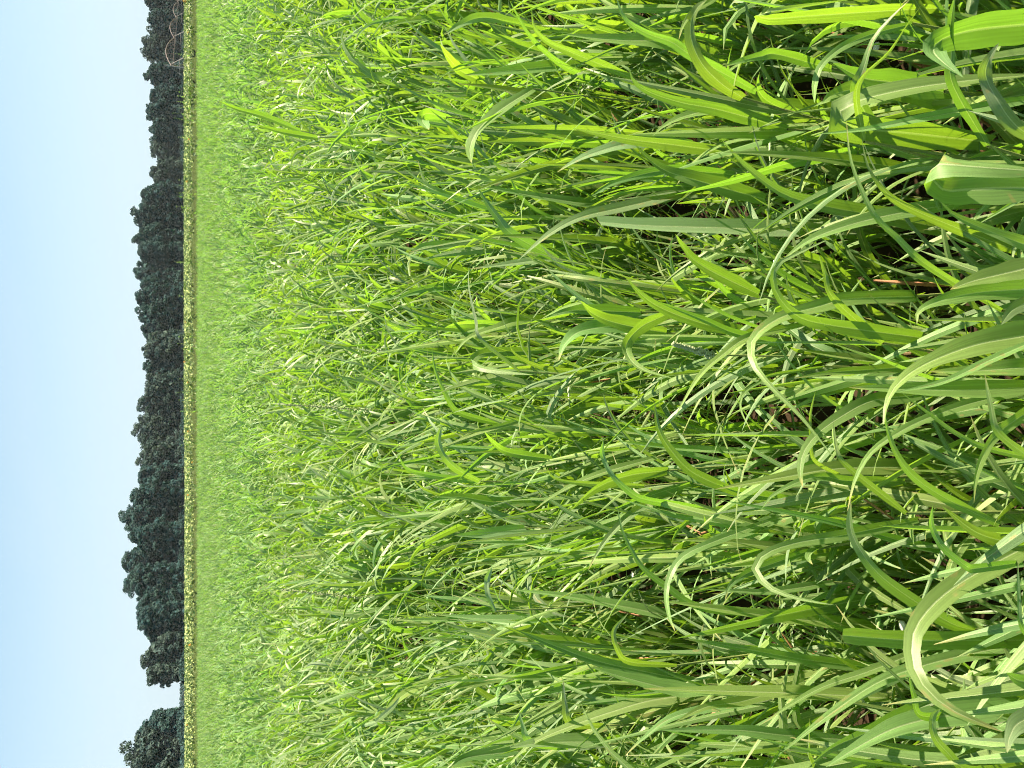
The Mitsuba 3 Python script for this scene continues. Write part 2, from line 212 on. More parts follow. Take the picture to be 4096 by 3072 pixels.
rng = np.random.default_rng(11)
HERO = '''folded_top/y/74/2 0.0239 0.612,0.875,0.511,-0.539,0.612,-0.578 0.563,0.856,0.69,-0.495,0.648,-0.579 0.521,0.837,0.834,-0.45,0.686,-0.572 0.492,0.817,0.922,-0.399,0.753,-0.524 0.481,0.798,0.959,0.229,0.968,0.099 0.474,0.771,0.963,-0.308,0.677,-0.669 0.474,0.745,0.937,-0.263,0.702,-0.662 0.48,0.718,0.885,-0.218,0.69,-0.691
corner_fold/y/91/6 0.045 0.435,0.586,0.67,-0.509,0.553,-0.659 0.408,0.581,0.777,-0.453,0.576,-0.681 0.388,0.577,0.85,-0.399,0.555,-0.73 0.369,0.572,0.901,-0.328,0.454,-0.829 0.352,0.567,0.927,0.099,0.042,-0.994 0.325,0.539,0.954,0.602,0.047,-0.797 0.295,0.51,0.96,0.599,0.112,-0.793
x/q/84/13 0.0197 0.361,0.844,0.682,-0.168,0.985,-0.049 0.376,0.747,0.84,0.027,0.999,-0.029 0.387,0.697,0.884,0.432,0.902,-0.007 0.412,0.679,0.889,0.587,0.806,-0.083 0.432,0.661,0.881,0.7,0.689,-0.19 0.448,0.643,0.871,0.709,0.648,-0.278
x/p/80/11 0.0123 0.517,0.789,0.688,-0.993,0.018,-0.114 0.487,0.788,0.769,-0.987,-0.071,-0.144 0.458,0.787,0.826,-0.913,-0.303,-0.272 0.426,0.786,0.864,-0.676,-0.618,-0.403 0.4,0.785,0.875,-0.276,-0.874,-0.4 0.35,0.733,0.927,-0.143,-0.929,-0.342
x/y/84/12 0.0088 0.332,0.779,0.793,-0.263,0.202,0.944 0.345,0.667,0.927,-0.08,0.051,0.995 0.355,0.598,0.956,0.138,-0.185,0.973 0.371,0.577,0.958,0.025,-0.21,0.977 0.386,0.557,0.958,-0.045,-0.271,0.962
x/p/67/3 0.0284 0.519,1.119,0.716,-0.403,0.901,-0.159 0.521,1.089,0.785,-0.299,0.946,-0.124 0.532,1.06,0.848,-0.121,0.992,-0.032 0.55,1.031,0.892,0.1,0.994,0.046 0.564,1.001,0.918,0.376,0.923,0.081 0.561,0.951,0.944,0.656,0.755,0.003 0.549,0.901,0.962,0.753,0.645,-0.13
x/p/66/5 0.0161 0.727,1.118,0.642,-0.98,0.133,0.146 0.672,1.056,0.805,-0.999,-0.015,0.028 0.63,1.032,0.853,-0.889,-0.378,-0.258 0.591,1.008,0.906,-0.848,-0.461,-0.261 0.551,0.983,0.944,-0.626,-0.702,-0.34 0.515,0.959,0.969,-0.461,-0.83,-0.315
x/p/71/9 0.0215 0.57,1.052,0.572,-0.899,-0.002,0.439 0.541,0.989,0.75,-0.901,-0.13,0.413 0.519,0.964,0.808,-0.894,-0.347,0.282 0.493,0.939,0.866,-0.841,-0.467,0.272 0.464,0.914,0.924,-0.779,-0.555,0.293
long_pale/p/64/18 0.045 0.604,1.245,0.132,-0.915,-0.086,0.395 0.58,1.233,0.382,-0.904,-0.169,0.393 0.562,1.22,0.524,-0.888,-0.25,0.387 0.542,1.207,0.654,-0.87,-0.365,0.331 0.506,1.194,0.776,-0.827,-0.508,0.242 0.473,1.181,0.841,-0.737,-0.659,0.148 0.444,1.168,0.877,-0.64,-0.758,0.123
long_under/q/61/18 0.045 0.646,1.344,0.12,0.673,-0.169,-0.72 0.617,1.318,0.12,0.884,0.417,-0.21 0.565,1.292,0.321,0.87,0.323,-0.372 0.528,1.267,0.522,0.833,0.381,-0.402 0.494,1.241,0.703,0.792,0.466,-0.394 0.458,1.215,0.9,0.747,0.558,-0.36
sharp_fold/p/82/14 0.045 0.373,0.802,0.502,-0.578,0.623,-0.527 0.357,0.786,0.691,-0.529,0.669,-0.522 0.345,0.771,0.8,-0.472,0.729,-0.495 0.341,0.756,0.856,-0.285,0.913,-0.291 0.35,0.741,0.877,0.561,0.827,-0.047 0.359,0.723,0.867,0.831,0.457,-0.318 0.38,0.704,0.792,0.818,0.372,-0.439 0.398,0.686,0.699,0.787,0.323,-0.526 0.413,0.667,0.601,0.75,0.298,-0.59
x/q/80/18 0.0159 0.414,0.708,0.502,-0.935,-0.184,0.302 0.377,0.703,0.643,-0.898,-0.261,0.355 0.343,0.699,0.77,-0.851,-0.346,0.395 0.311,0.694,0.885,-0.796,-0.422,0.434 0.293,0.689,0.966,-0.736,-0.483,0.475
wide_fold/p/91/23 0.0423 0.214,0.539,0.776,-0.886,-0.11,0.451 0.207,0.539,0.854,-0.873,-0.181,0.452 0.199,0.538,0.915,-0.857,-0.263,0.444 0.195,0.538,0.948,-0.757,-0.091,0.647 0.207,0.538,0.966,-0.357,0.074,0.931 0.212,0.524,0.977,-0.774,-0.504,0.383 0.209,0.511,0.963,-0.752,-0.293,0.591 0.206,0.497,0.938,-0.714,-0.298,0.633 0.207,0.484,0.865,-0.674,-0.293,0.678
x/d/83/16 0.0098 0.099,0.693,0.637,-0.795,0.45,0.407 0.144,0.663,0.815,-0.769,0.463,0.441 0.175,0.663,0.868,-0.676,0.521,0.522 0.198,0.663,0.904,-0.527,0.574,0.626 0.238,0.663,0.932,-0.365,0.599,0.713 0.269,0.663,0.944,-0.21,0.59,0.78 0.304,0.663,0.948,-0.138,0.571,0.809
x/d/84/18 0.0173 0.188,0.734,0.525,-0.601,0.703,-0.38 0.203,0.697,0.714,-0.523,0.751,-0.403 0.222,0.688,0.825,-0.409,0.829,-0.382 0.238,0.679,0.875,-0.198,0.933,-0.3 0.259,0.671,0.906,0.017,0.964,-0.266 0.284,0.662,0.925,0.13,0.945,-0.299
x/p/70/18 0.0414 0.283,1.032,0.124,-0.825,-0.048,0.563 0.3,1.014,0.414,-0.816,-0.156,0.557 0.303,0.996,0.626,-0.794,-0.253,0.552 0.309,0.978,0.747,-0.713,-0.253,0.654 0.34,0.96,0.843,-0.618,-0.27,0.738 0.369,0.941,0.906,-0.575,-0.331,0.748
broad_end/q/59/29 0.045 0.364,1.335,0.12,-0.886,-0.319,0.337 0.354,1.331,0.183,-0.845,-0.305,0.439 0.342,1.326,0.425,-0.808,-0.379,0.451 0.33,1.321,0.642,-0.769,-0.474,0.428 0.32,1.317,0.801,-0.723,-0.555,0.411 0.317,1.312,0.905,-0.673,-0.618,0.406
x/p/71/20 0.0238 0.362,0.934,0.459,-0.874,-0.068,0.482 0.36,0.922,0.599,-0.849,-0.17,0.5 0.353,0.91,0.714,-0.82,-0.287,0.495 0.343,0.898,0.821,-0.778,-0.396,0.488 0.329,0.886,0.947,-0.725,-0.497,0.476
x/y/66/25 0.0244 0.472,1.114,0.38,-0.593,0.479,-0.647 0.435,1.104,0.515,-0.518,0.543,-0.661 0.4,1.093,0.64,-0.436,0.585,-0.684 0.359,1.083,0.756,-0.358,0.64,-0.68 0.316,1.073,0.896,-0.284,0.723,-0.63
x/p/76/34 0.0248 0.273,0.801,0.574,-0.894,-0.32,0.314 0.234,0.785,0.755,-0.822,-0.452,0.348 0.194,0.77,0.886,-0.703,-0.634,0.322 0.156,0.755,0.958,-0.55,-0.77,0.325
x/q/91/25 0.0219 0.144,0.62,0.548,-0.755,0.076,0.652 0.161,0.59,0.736,-0.73,-0.018,0.684 0.176,0.59,0.819,-0.689,-0.098,0.718 0.188,0.589,0.871,-0.583,-0.117,0.804 0.206,0.589,0.896,-0.463,-0.15,0.873
x/d/96/10 0.0183 0.233,0.482,0.891,-0.378,0.871,-0.313 0.244,0.481,0.928,-0.258,0.913,-0.317 0.261,0.479,0.955,-0.08,0.952,-0.295 0.28,0.478,0.973,0.131,0.953,-0.275 0.282,0.454,1.004,0.442,0.856,-0.27 0.284,0.43,1.025,0.564,0.751,-0.342
x/d/93/3 0.0144 0.322,0.704,0.65,-0.168,0.975,-0.143 0.348,0.625,0.821,-0.017,0.986,-0.168 0.364,0.593,0.867,0.232,0.958,-0.17 0.378,0.561,0.91,0.335,0.913,-0.232 0.368,0.505,0.978,0.421,0.855,-0.302
x/p/81/8 0.0387 0.433,0.796,0.614,-0.891,0.016,0.455 0.417,0.769,0.743,-0.863,-0.108,0.494 0.4,0.743,0.832,-0.793,-0.183,0.581 0.395,0.716,0.914,-0.716,-0.262,0.648
x/q/80/13 0.0391 0.454,0.867,0.5,-0.865,0.049,0.5 0.434,0.818,0.686,-0.874,-0.092,0.477 0.411,0.796,0.788,-0.871,-0.307,0.383 0.385,0.773,0.855,-0.801,-0.515,0.307 0.361,0.751,0.896,-0.69,-0.662,0.293
great_arc/p/75/37 0.0221 0.072,0.852,0.591,-0.983,0.171,0.071 0.077,0.839,0.694,-0.983,0.171,0.07 0.083,0.826,0.801,-0.974,0.202,0.102 0.09,0.813,0.871,-0.884,0.37,0.284 0.109,0.8,0.917,-0.587,0.589,0.555 0.133,0.787,0.944,-0.126,0.674,0.728 0.151,0.761,0.96,0.673,0.419,0.61 0.164,0.735,0.946,0.894,0.189,0.406 0.174,0.708,0.934,0.906,0.169,0.388
long_tail/q/73/46 0.0218 0.141,0.881,0.569,-0.965,-0.166,0.203 0.13,0.877,0.716,-0.957,-0.244,0.159 0.115,0.874,0.783,-0.927,-0.367,0.074 0.1,0.87,0.847,-0.885,-0.466,0 0.08,0.866,0.891,-0.741,-0.652,-0.16 0.062,0.862,0.914,-0.453,-0.834,-0.314 0.046,0.858,0.921,0.109,-0.928,-0.356 0.019,0.837,0.927,0.439,-0.866,-0.24 -0.011,0.815,0.913,0.576,-0.806,-0.141 -0.045,0.794,0.889,0.566,-0.815,-0.122 -0.1,0.772,0.853,0.558,-0.823,-0.106
x/p/93/38 0.0267 0.137,0.545,0.766,-0.874,-0.402,0.272 0.121,0.543,0.835,-0.82,-0.445,0.36 0.107,0.541,0.9,-0.745,-0.521,0.417 0.095,0.538,0.941,-0.649,-0.609,0.457
pale_hook/p/90/42 0.0256 0.119,0.603,0.642,-0.981,-0.073,0.18 0.112,0.598,0.737,-0.975,-0.115,0.191 0.103,0.593,0.828,-0.962,-0.227,0.153 0.089,0.587,0.898,-0.91,-0.409,0.062 0.077,0.582,0.931,-0.601,-0.783,-0.163 0.063,0.577,0.94,-0.129,-0.966,-0.222
big_pale/p/86/55 0.0363 0.073,0.617,0.619,-0.934,-0.318,0.162 0.059,0.614,0.712,-0.921,-0.343,0.186 0.046,0.612,0.801,-0.886,-0.434,0.161 0.024,0.61,0.882,-0.8,-0.595,0.082 0.003,0.607,0.929,-0.6,-0.799,-0.042 -0.019,0.605,0.951,-0.256,-0.957,-0.139 -0.043,0.603,0.958,-0.071,-0.989,-0.133
x/y/86/54 0.0137 -0.192,0.701,0.63,-0.882,0.294,0.368 -0.145,0.689,0.754,-0.856,0.334,0.395 -0.112,0.677,0.825,-0.709,0.495,0.502 -0.08,0.664,0.869,-0.453,0.656,0.604 -0.052,0.652,0.896,-0.241,0.725,0.645 -0.037,0.64,0.913,-0.112,0.748,0.655
x/p/78/61 0.0229 -0.008,0.84,0.558,-0.949,-0.312,0.043 -0.017,0.829,0.64,-0.953,-0.293,0.08 -0.024,0.818,0.734,-0.916,-0.4,0.006 -0.045,0.806,0.806,-0.791,-0.593,-0.151 -0.067,0.795,0.86,-0.644,-0.719,-0.261 -0.091,0.784,0.896,-0.349,-0.848,-0.399 -0.114,0.773,0.912,0.029,-0.886,-0.464 -0.128,0.737,0.942,0.217,-0.867,-0.449
x/q/70/64 0.033 -0.153,0.973,0.364,-0.728,-0.429,0.534 -0.14,0.947,0.552,-0.659,-0.516,0.548 -0.134,0.921,0.703,-0.576,-0.631,0.52 -0.138,0.895,0.823,-0.479,-0.727,0.493 -0.146,0.869,0.974,-0.379,-0.795,0.475
x/p/74/66 0.0167 -0.164,0.934,0.528,-0.85,-0.372,0.372 -0.148,0.879,0.714,-0.822,-0.382,0.421 -0.136,0.86,0.781,-0.795,-0.449,0.409 -0.137,0.841,0.845,-0.694,-0.688,0.211 -0.151,0.821,0.914,-0.543,-0.836,0.083 -0.165,0.802,0.95,-0.348,-0.937,-0.011
x/p/66/54 0.0168 0.117,1.159,0.535,-0.885,-0.435,0.165 0.086,1.1,0.714,-0.816,-0.567,0.114 0.05,1.066,0.804,-0.644,-0.765,-0.015 0.012,1.032,0.878,-0.456,-0.887,-0.076 -0.05,0.998,0.948,-0.32,-0.945,-0.066
x/q/64/39 0.02 0.077,1.217,0.504,-0.792,-0.285,0.539 0.094,1.165,0.689,-0.737,-0.354,0.576 0.114,1.14,0.78,-0.665,-0.398,0.633 0.131,1.116,0.865,-0.615,-0.484,0.622 0.138,1.092,0.914,-0.555,-0.558,0.616
x/p/87/51 0.0101 0.054,0.598,0.71,-0.832,-0.544,0.111 0.028,0.591,0.804,-0.784,-0.598,0.166 0.003,0.583,0.891,-0.766,-0.585,0.267 -0.009,0.576,0.975,-0.741,-0.56,0.369
x/y/88/51 0.0085 -0.107,0.65,0.577,-0.978,0.122,0.171 -0.078,0.62,0.762,-0.96,0.182,0.211 -0.06,0.62,0.817,-0.846,0.397,0.356 -0.033,0.62,0.869,-0.773,0.48,0.414 -0.008,0.62,0.914,-0.756,0.497,0.427
x/p/83/67 0.014 -0.01,0.745,0.497,-0.927,-0.353,0.124 -0.025,0.732,0.634,-0.899,-0.425,0.105 -0.045,0.72,0.744,-0.836,-0.547,0.044 -0.063,0.707,0.816,-0.737,-0.675,-0.033 -0.084,0.695,0.874,-0.541,-0.827,-0.151 -0.114,0.682,0.914,-0.266,-0.932,-0.247 -0.148,0.67,0.939,-0.131,-0.957,-0.257
x/p/96/49 0.0081 -0.078,0.499,0.866,-0.829,0.431,0.356 -0.067,0.494,0.897,-0.77,0.5,0.396 -0.045,0.489,0.941,-0.522,0.686,0.507 -0.02,0.484,0.958,-0.182,0.803,0.568 0.01,0.48,0.972,-0.127,0.811,0.572
x/d/95/66 0.016 -0.02,0.66,0.594,-0.615,-0.111,-0.781 -0.056,0.603,0.772,-0.539,-0.062,-0.84 -0.08,0.585,0.825,-0.317,-0.076,-0.945 -0.103,0.567,0.863,-0.186,-0.006,-0.983 -0.124,0.549,0.891,-0.142,0.086,-0.986
x/p/80/33 0.014 0.063,0.866,0.658,-0.697,0.562,0.446 0.117,0.803,0.822,-0.608,0.612,0.506 0.148,0.784,0.858,-0.309,0.704,0.639 0.169,0.766,0.887,-0.29,0.707,0.645
x/p/98/42 0.0158 0.093,0.517,0.825,-0.898,-0.321,-0.302 0.073,0.493,0.91,-0.814,-0.443,-0.375 0.054,0.47,0.964,-0.617,-0.626,-0.478
x/d/78/49 0.0179 0.032,0.909,0.425,-0.941,-0.216,0.262 0.026,0.864,0.614,-0.921,-0.279,0.274 0.021,0.847,0.716,-0.896,-0.339,0.286 0.017,0.83,0.796,-0.868,-0.409,0.282 0.008,0.813,0.885,-0.831,-0.487,0.268
x/p/72/53 0.006 0.03,1.005,0.636,-0.984,-0.157,-0.082 0.014,0.933,0.814,-0.974,-0.197,-0.113 0.006,0.913,0.849,-0.84,-0.418,-0.347 -0.012,0.894,0.901,-0.614,-0.583,-0.532 -0.034,0.875,0.924,0.143,-0.707,-0.692 -0.061,0.802,0.968,0.412,-0.657,-0.631
x/y/79/54 0.006 -0.16,0.948,0.631,-0.89,0.256,0.378 -0.115,0.868,0.791,-0.727,0.432,0.534 -0.078,0.827,0.84,-0.116,0.689,0.715 -0.043,0.786,0.882,0.081,0.699,0.711 -0.008,0.708,0.95,0.199,0.69,0.696
x/p/81/55 0.0106 -0.176,0.752,0.745,-0.768,0.411,0.491 -0.101,0.715,0.893,-0.693,0.476,0.542 -0.073,0.713,0.912,-0.249,0.684,0.685 -0.043,0.711,0.919,-0.122,0.708,0.696
x/q/91/48 0.0287 0.026,0.67,0.493,-0.802,-0.309,0.512 0.021,0.634,0.682,-0.72,-0.401,0.567 0.016,0.626,0.781,-0.624,-0.481,0.616 0.014,0.619,0.87,-0.521,-0.543,0.659
x/p/83/50 0.0272 -0.003,0.705,0.542,-0.787,-0.371,0.492 -0.007,0.682,0.704,-0.703,-0.436,0.562 -0.006,0.659,0.846,-0.608,-0.499,0.618 -0.004,0.637,0.972,-0.505,-0.581,0.638
half_circle/p/89/85 0.0289 -0.188,0.629,0.614,-0.826,-0.536,-0.176 -0.202,0.624,0.697,-0.813,-0.551,-0.188 -0.219,0.618,0.778,-0.774,-0.591,-0.225 -0.235,0.613,0.84,-0.703,-0.65,-0.288 -0.252,0.607,0.885,-0.572,-0.724,-0.386 -0.272,0.602,0.914,-0.283,-0.791,-0.543 -0.295,0.597,0.923,0.09,-0.752,-0.653 -0.312,0.582,0.932,0.465,-0.578,-0.67 -0.33,0.567,0.924,0.747,-0.316,-0.586 -0.343,0.552,0.908,0.888,-0.062,-0.457 -0.363,0.537,0.864,0.912,0.015,-0.41
long_diagonal/p/76/98 0.0231 -0.435,0.85,0.313,-0.772,-0.594,0.229 -0.429,0.839,0.369,-0.762,-0.597,0.252 -0.423,0.827,0.502,-0.739,-0.624,0.253 -0.42,0.816,0.622,-0.691,-0.69,0.213 -0.425,0.805,0.733,-0.6,-0.792,0.118 -0.447,0.793,0.834,-0.499,-0.866,0.032 -0.47,0.782,0.914,-0.435,-0.9,-0.005 -0.472,0.771,0.943,-0.402,-0.916,-0.008
flat_end/p/82/83 0.0253 -0.404,0.775,0.374,-0.949,-0.29,0.124 -0.371,0.752,0.573,-0.949,-0.29,0.124 -0.34,0.73,0.76,-0.953,-0.267,0.144 -0.308,0.707,0.907,-0.957,-0.236,0.172
x/d/67/83 0.0211 -0.568,1.099,0.333,-0.815,-0.423,0.395 -0.537,1.081,0.459,-0.791,-0.435,0.431 -0.492,1.062,0.633,-0.765,-0.445,0.466 -0.445,1.044,0.788,-0.738,-0.471,0.483 -0.408,1.026,0.914,-0.712,-0.515,0.478
x/y/66/83 0.0295 -0.422,1.117,0.333,-0.879,0.091,-0.468 -0.417,1.095,0.524,-0.85,0.186,-0.492 -0.413,1.074,0.658,-0.811,0.269,-0.52 -0.411,1.053,0.781,-0.773,0.365,-0.52 -0.408,1.031,0.925,-0.734,0.472,-0.488
pale_curl/p/74/75 0.0174 -0.21,0.846,0.606,-0.945,-0.321,-0.07 -0.214,0.816,0.796,-0.948,-0.312,-0.061 -0.217,0.816,0.868,-0.943,-0.323,-0.075 -0.224,0.816,0.918,-0.871,-0.439,-0.223 -0.236,0.816,0.944,-0.535,-0.636,-0.556 -0.253,0.816,0.947,0.455,-0.496,-0.739 -0.268,0.788,0.943,0.868,-0.134,-0.478 -0.276,0.761,0.921,0.953,0.059,-0.299 -0.279,0.734,0.895,0.962,0.105,-0.254
x/p/66/70 0.031 -0.397,1.123,0.141,-0.751,-0.399,0.526 -0.358,1.119,0.374,-0.711,-0.443,0.546 -0.324,1.115,0.543,-0.669,-0.477,0.57 -0.298,1.111,0.661,-0.629,-0.537,0.562 -0.279,1.108,0.771,-0.588,-0.626,0.512 -0.268,1.104,0.874,-0.538,-0.699,0.471
x/p/71/65 0.0179 -0.349,0.96,0.14,-0.915,-0.176,0.363 -0.314,0.959,0.32,-0.904,-0.178,0.389 -0.278,0.958,0.483,-0.887,-0.153,0.437 -0.236,0.957,0.631,-0.876,-0.164,0.454 -0.211,0.956,0.735,-0.877,-0.232,0.421 -0.178,0.954,0.892,-0.872,-0.284,0.398
dark_blue/d/83/69 0.0234 -0.356,0.759,0.598,-0.917,0.314,-0.247 -0.336,0.748,0.66,-0.852,0.483,-0.205 -0.29,0.738,0.75,-0.76,0.623,-0.186 -0.249,0.728,0.82,-0.645,0.744,-0.177 -0.213,0.718,0.864,-0.473,0.863,-0.174 -0.179,0.708,0.894,-0.248,0.947,-0.205 -0.132,0.668,0.936,-0.115,0.955,-0.275
x/p/91/68 0.0104 -0.22,0.625,0.697,-0.944,-0.33,0.001 -0.197,0.561,0.877,-0.953,-0.302,0.024 -0.192,0.553,0.894,-0.803,0.365,0.471 -0.167,0.546,0.94,-0.642,0.527,0.556 -0.141,0.538,0.967,-0.241,0.737,0.631 -0.111,0.494,1.022,0.067,0.79,0.609
x/p/92/66 0.0172 -0.201,0.612,0.687,-0.978,0.008,0.209 -0.184,0.597,0.768,-0.97,0.053,0.238 -0.164,0.581,0.843,-0.88,0.281,0.382 -0.129,0.566,0.916,-0.778,0.424,0.464
glossy_bottom/q/81/100 0.0393 -0.486,0.764,0.43,-0.595,-0.686,0.418 -0.473,0.748,0.544,-0.558,-0.685,0.468 -0.452,0.733,0.696,-0.5,-0.725,0.474 -0.442,0.717,0.804,-0.391,-0.829,0.399 -0.446,0.702,0.89,-0.271,-0.903,0.333 -0.45,0.686,0.956,-0.192,-0.925,0.328
x/p/91/93 0.0132 -0.511,0.679,0.608,-0.861,-0.499,0.098 -0.464,0.63,0.781,-0.913,-0.315,0.259 -0.421,0.614,0.846,-0.732,0.299,0.612 -0.387,0.597,0.889,-0.369,0.631,0.683 -0.357,0.581,0.911,0.199,0.815,0.544 -0.32,0.532,0.962,0.525,0.774,0.354
x/p/98/88 0.0208 -0.298,0.479,0.848,-0.951,-0.208,0.229 -0.278,0.473,0.928,-0.951,-0.127,0.282 -0.263,0.467,0.961,-0.903,0.107,0.417
x/p/98/98 0.0252 -0.326,0.491,0.829,-0.803,-0.594,0.054 -0.32,0.482,0.914,-0.73,-0.683,-0.019 -0.324,0.472,0.948,-0.335,-0.889,-0.313 -0.333,0.463,0.966,-0.101,-0.905,-0.413
x/y/79/100 0.0251 -0.469,0.81,0.61,-0.802,-0.149,-0.579 -0.469,0.765,0.798,-0.809,-0.007,-0.588 -0.47,0.751,0.878,-0.771,0.109,-0.628 -0.476,0.737,0.929,-0.699,0.205,-0.685
x/p/64/95 0.0237 -0.67,1.083,0.496,-0.81,-0.464,0.359 -0.633,1.081,0.651,-0.784,-0.492,0.379 -0.604,1.079,0.759,-0.755,-0.55,0.357 -0.574,1.077,0.924,-0.721,-0.612,0.325
x/p/66/94 0.0223 -0.572,1.139,0.551,-0.631,-0.748,0.205 -0.558,1.086,0.737,-0.574,-0.775,0.264 -0.54,1.056,0.844,-0.495,-0.829,0.261 -0.54,1.027,0.928,-0.367,-0.911,0.185
x/q/63/90 0.0323 -0.6,1.069,0.41,-0.527,-0.617,0.585 -0.571,1.069,0.551,-0.441,-0.671,0.596 -0.549,1.068,0.663,-0.351,-0.729,0.588 -0.507,1.068,0.9,-0.254,-0.81,0.529 -0.496,1.067,0.962,-0.16,-0.84,0.519
x/q/74/94 0.0162 -0.451,0.935,0.463,-0.523,-0.795,0.307 -0.45,0.891,0.652,-0.452,-0.82,0.351 -0.45,0.871,0.77,-0.364,-0.859,0.361 -0.455,0.851,0.85,-0.235,-0.917,0.323 -0.464,0.831,0.924,-0.136,-0.934,0.332
x/y/73/96 0.0081 -0.622,0.891,0.564,-0.961,-0.225,0.16 -0.58,0.873,0.687,-0.97,-0.179,0.166 -0.537,0.856,0.8,-0.975,-0.114,0.189 -0.477,0.838,0.95,-0.979,-0.073,0.191
x/q/64/78 0.0302 -0.497,1.157,0.331,-0.592,-0.558,0.582 -0.448,1.13,0.567,-0.485,-0.633,0.604 -0.406,1.104,0.739,-0.373,-0.695,0.615 -0.359,1.077,0.924,-0.26,-0.776,0.575
x/p/99/73 0.007 -0.328,0.589,0.683,-0.809,0.339,0.481 -0.261,0.532,0.836,-0.577,0.587,0.569 -0.22,0.516,0.869,-0.084,0.821,0.565 -0.172,0.499,0.897,-0.048,0.827,0.56
x/y/89/88 0.0117 -0.478,0.77,0.616,-0.907,-0.403,0.119 -0.426,0.701,0.778,-0.921,-0.087,0.38 -0.376,0.664,0.838,-0.289,0.671,0.683 -0.332,0.627,0.891,-0.225,0.701,0.677
x/p/71/78 0.0158 -0.296,1.048,0.63,-0.856,-0.512,-0.065 -0.295,0.974,0.808,-0.835,-0.545,-0.077 -0.294,0.941,0.868,-0.738,-0.645,-0.197 -0.295,0.907,0.917,-0.482,-0.77,-0.418 -0.303,0.874,0.952,-0.231,-0.811,-0.537
x/p/69/77 0.0162 -0.355,1.04,0.579,-0.604,-0.677,0.421 -0.34,0.993,0.766,-0.499,-0.723,0.477 -0.327,0.977,0.843,-0.396,-0.723,0.567 -0.313,0.962,0.919,-0.277,-0.77,0.575
x/p/66/75 0.0275 -0.253,1.146,0.605,-0.703,-0.696,0.146 -0.282,1.114,0.79,-0.612,-0.776,0.153 -0.302,1.113,0.848,-0.427,-0.903,0.047 -0.33,1.112,0.875,-0.218,-0.976,-0.009
x/p/60/0 0.0221 0.58,1.213,0.604,-0.786,0.574,0.229 0.605,1.172,0.79,-0.778,0.579,0.242 0.618,1.166,0.836,-0.802,0.563,0.198 0.622,1.161,0.893,-0.805,0.56,0.196 0.636,1.155,0.942,-0.594,0.632,0.498 0.67,1.149,0.965,-0.354,0.623,0.698
x/p/61/9 0.0279 0.514,1.208,0.53,-0.887,0.455,0.084 0.512,1.17,0.72,-0.895,0.441,0.062 0.51,1.162,0.815,-0.9,0.433,0.053 0.514,1.153,0.888,-0.852,0.494,0.174 0.524,1.145,0.929,-0.63,0.599,0.494 0.543,1.136,0.946,-0.348,0.608,0.713
x/p/50/0 0.0187 0.885,2.009,0.47,-0.828,0.506,0.24 0.893,1.938,0.65,-0.807,0.518,0.282 0.903,1.889,0.742,-0.709,0.551,0.441 0.924,1.84,0.821,-0.554,0.557,0.619 0.971,1.792,0.891,-0.469,0.548,0.693
x/p/45/10 0.045 1.026,2.177,0.481,-0.964,-0.254,0.084 0.964,2.132,0.669,-0.921,-0.375,0.109 0.911,2.087,0.816,-0.862,-0.491,0.128 0.868,2.042,0.925,-0.789,-0.596,0.147
x/p/45/11 0.045 0.912,2.281,0.176,-0.91,-0.159,0.382 0.92,2.256,0.379,-0.899,-0.246,0.364 0.92,2.23,0.567,-0.883,-0.335,0.329 0.915,2.205,0.716,-0.859,-0.421,0.29 0.903,2.18,0.831,-0.827,-0.503,0.251 0.888,2.155,0.9,-0.786,-0.575,0.228
x/p/46/19 0.0359 0.806,1.908,0.771,-0.88,-0.4,-0.258 0.785,1.897,0.8,-0.855,-0.463,-0.234 0.723,1.886,0.883,-0.794,-0.554,-0.251 0.661,1.875,0.946,-0.647,-0.691,-0.324 0.61,1.863,0.971,-0.35,-0.86,-0.371 0.532,1.739,1.013,-0.16,-0.942,-0.295
x/y/56/17 0.0326 0.548,1.469,0.436,-0.734,0.621,-0.275 0.541,1.458,0.624,-0.67,0.685,-0.287 0.535,1.447,0.756,-0.596,0.756,-0.271 0.537,1.436,0.898,-0.514,0.821,-0.247
x/q/62/19 0.0421 0.374,1.231,0.565,-0.859,-0.144,0.492 0.384,1.196,0.755,-0.836,-0.248,0.489 0.393,1.192,0.829,-0.772,-0.305,0.558 0.41,1.187,0.873,-0.658,-0.339,0.673 0.431,1.183,0.906,-0.595,-0.414,0.689
x/d/58/26 0.0261 0.473,1.399,0.506,-0.989,0.059,0.136 0.452,1.36,0.693,-0.996,-0.021,0.091 0.433,1.35,0.777,-0.982,-0.179,-0.061 0.402,1.341,0.858,-0.929,-0.319,-0.187 0.37,1.332,0.91,-0.859,-0.435,-0.27
pale_glare/p/47/25 0.0355 0.384,2.128,0.587,-0.858,0.345,0.38 0.443,2.091,0.755,-0.812,0.367,0.454 0.485,2.086,0.802,-0.636,0.413,0.652 0.518,2.081,0.834,-0.562,0.42,0.713 0.564,2.075,0.87,-0.534,0.421,0.733
x/p/46/24 0.0439 0.524,2.181,0.12,-0.832,-0.2,0.518 0.575,2.155,0.377,-0.831,-0.328,0.45 0.568,2.129,0.506,-0.808,-0.465,0.361 0.57,2.103,0.734,-0.758,-0.553,0.347 0.575,2.077,0.894,-0.702,-0.633,0.327
x/q/51/34 0.0371 0.541,1.708,0.319,-0.904,-0.403,0.143 0.449,1.666,0.62,-0.85,-0.506,0.146 0.399,1.625,0.777,-0.773,-0.626,0.103 0.343,1.584,0.881,-0.633,-0.774,0.011 0.269,1.543,0.978,-0.521,-0.853,0.015
x/d/47/31 0.0291 0.421,2.086,0.242,-0.911,-0.161,0.379 0.433,2.039,0.446,-0.898,-0.291,0.331 0.422,1.991,0.683,-0.866,-0.428,0.258 0.402,1.944,0.897,-0.816,-0.534,0.22
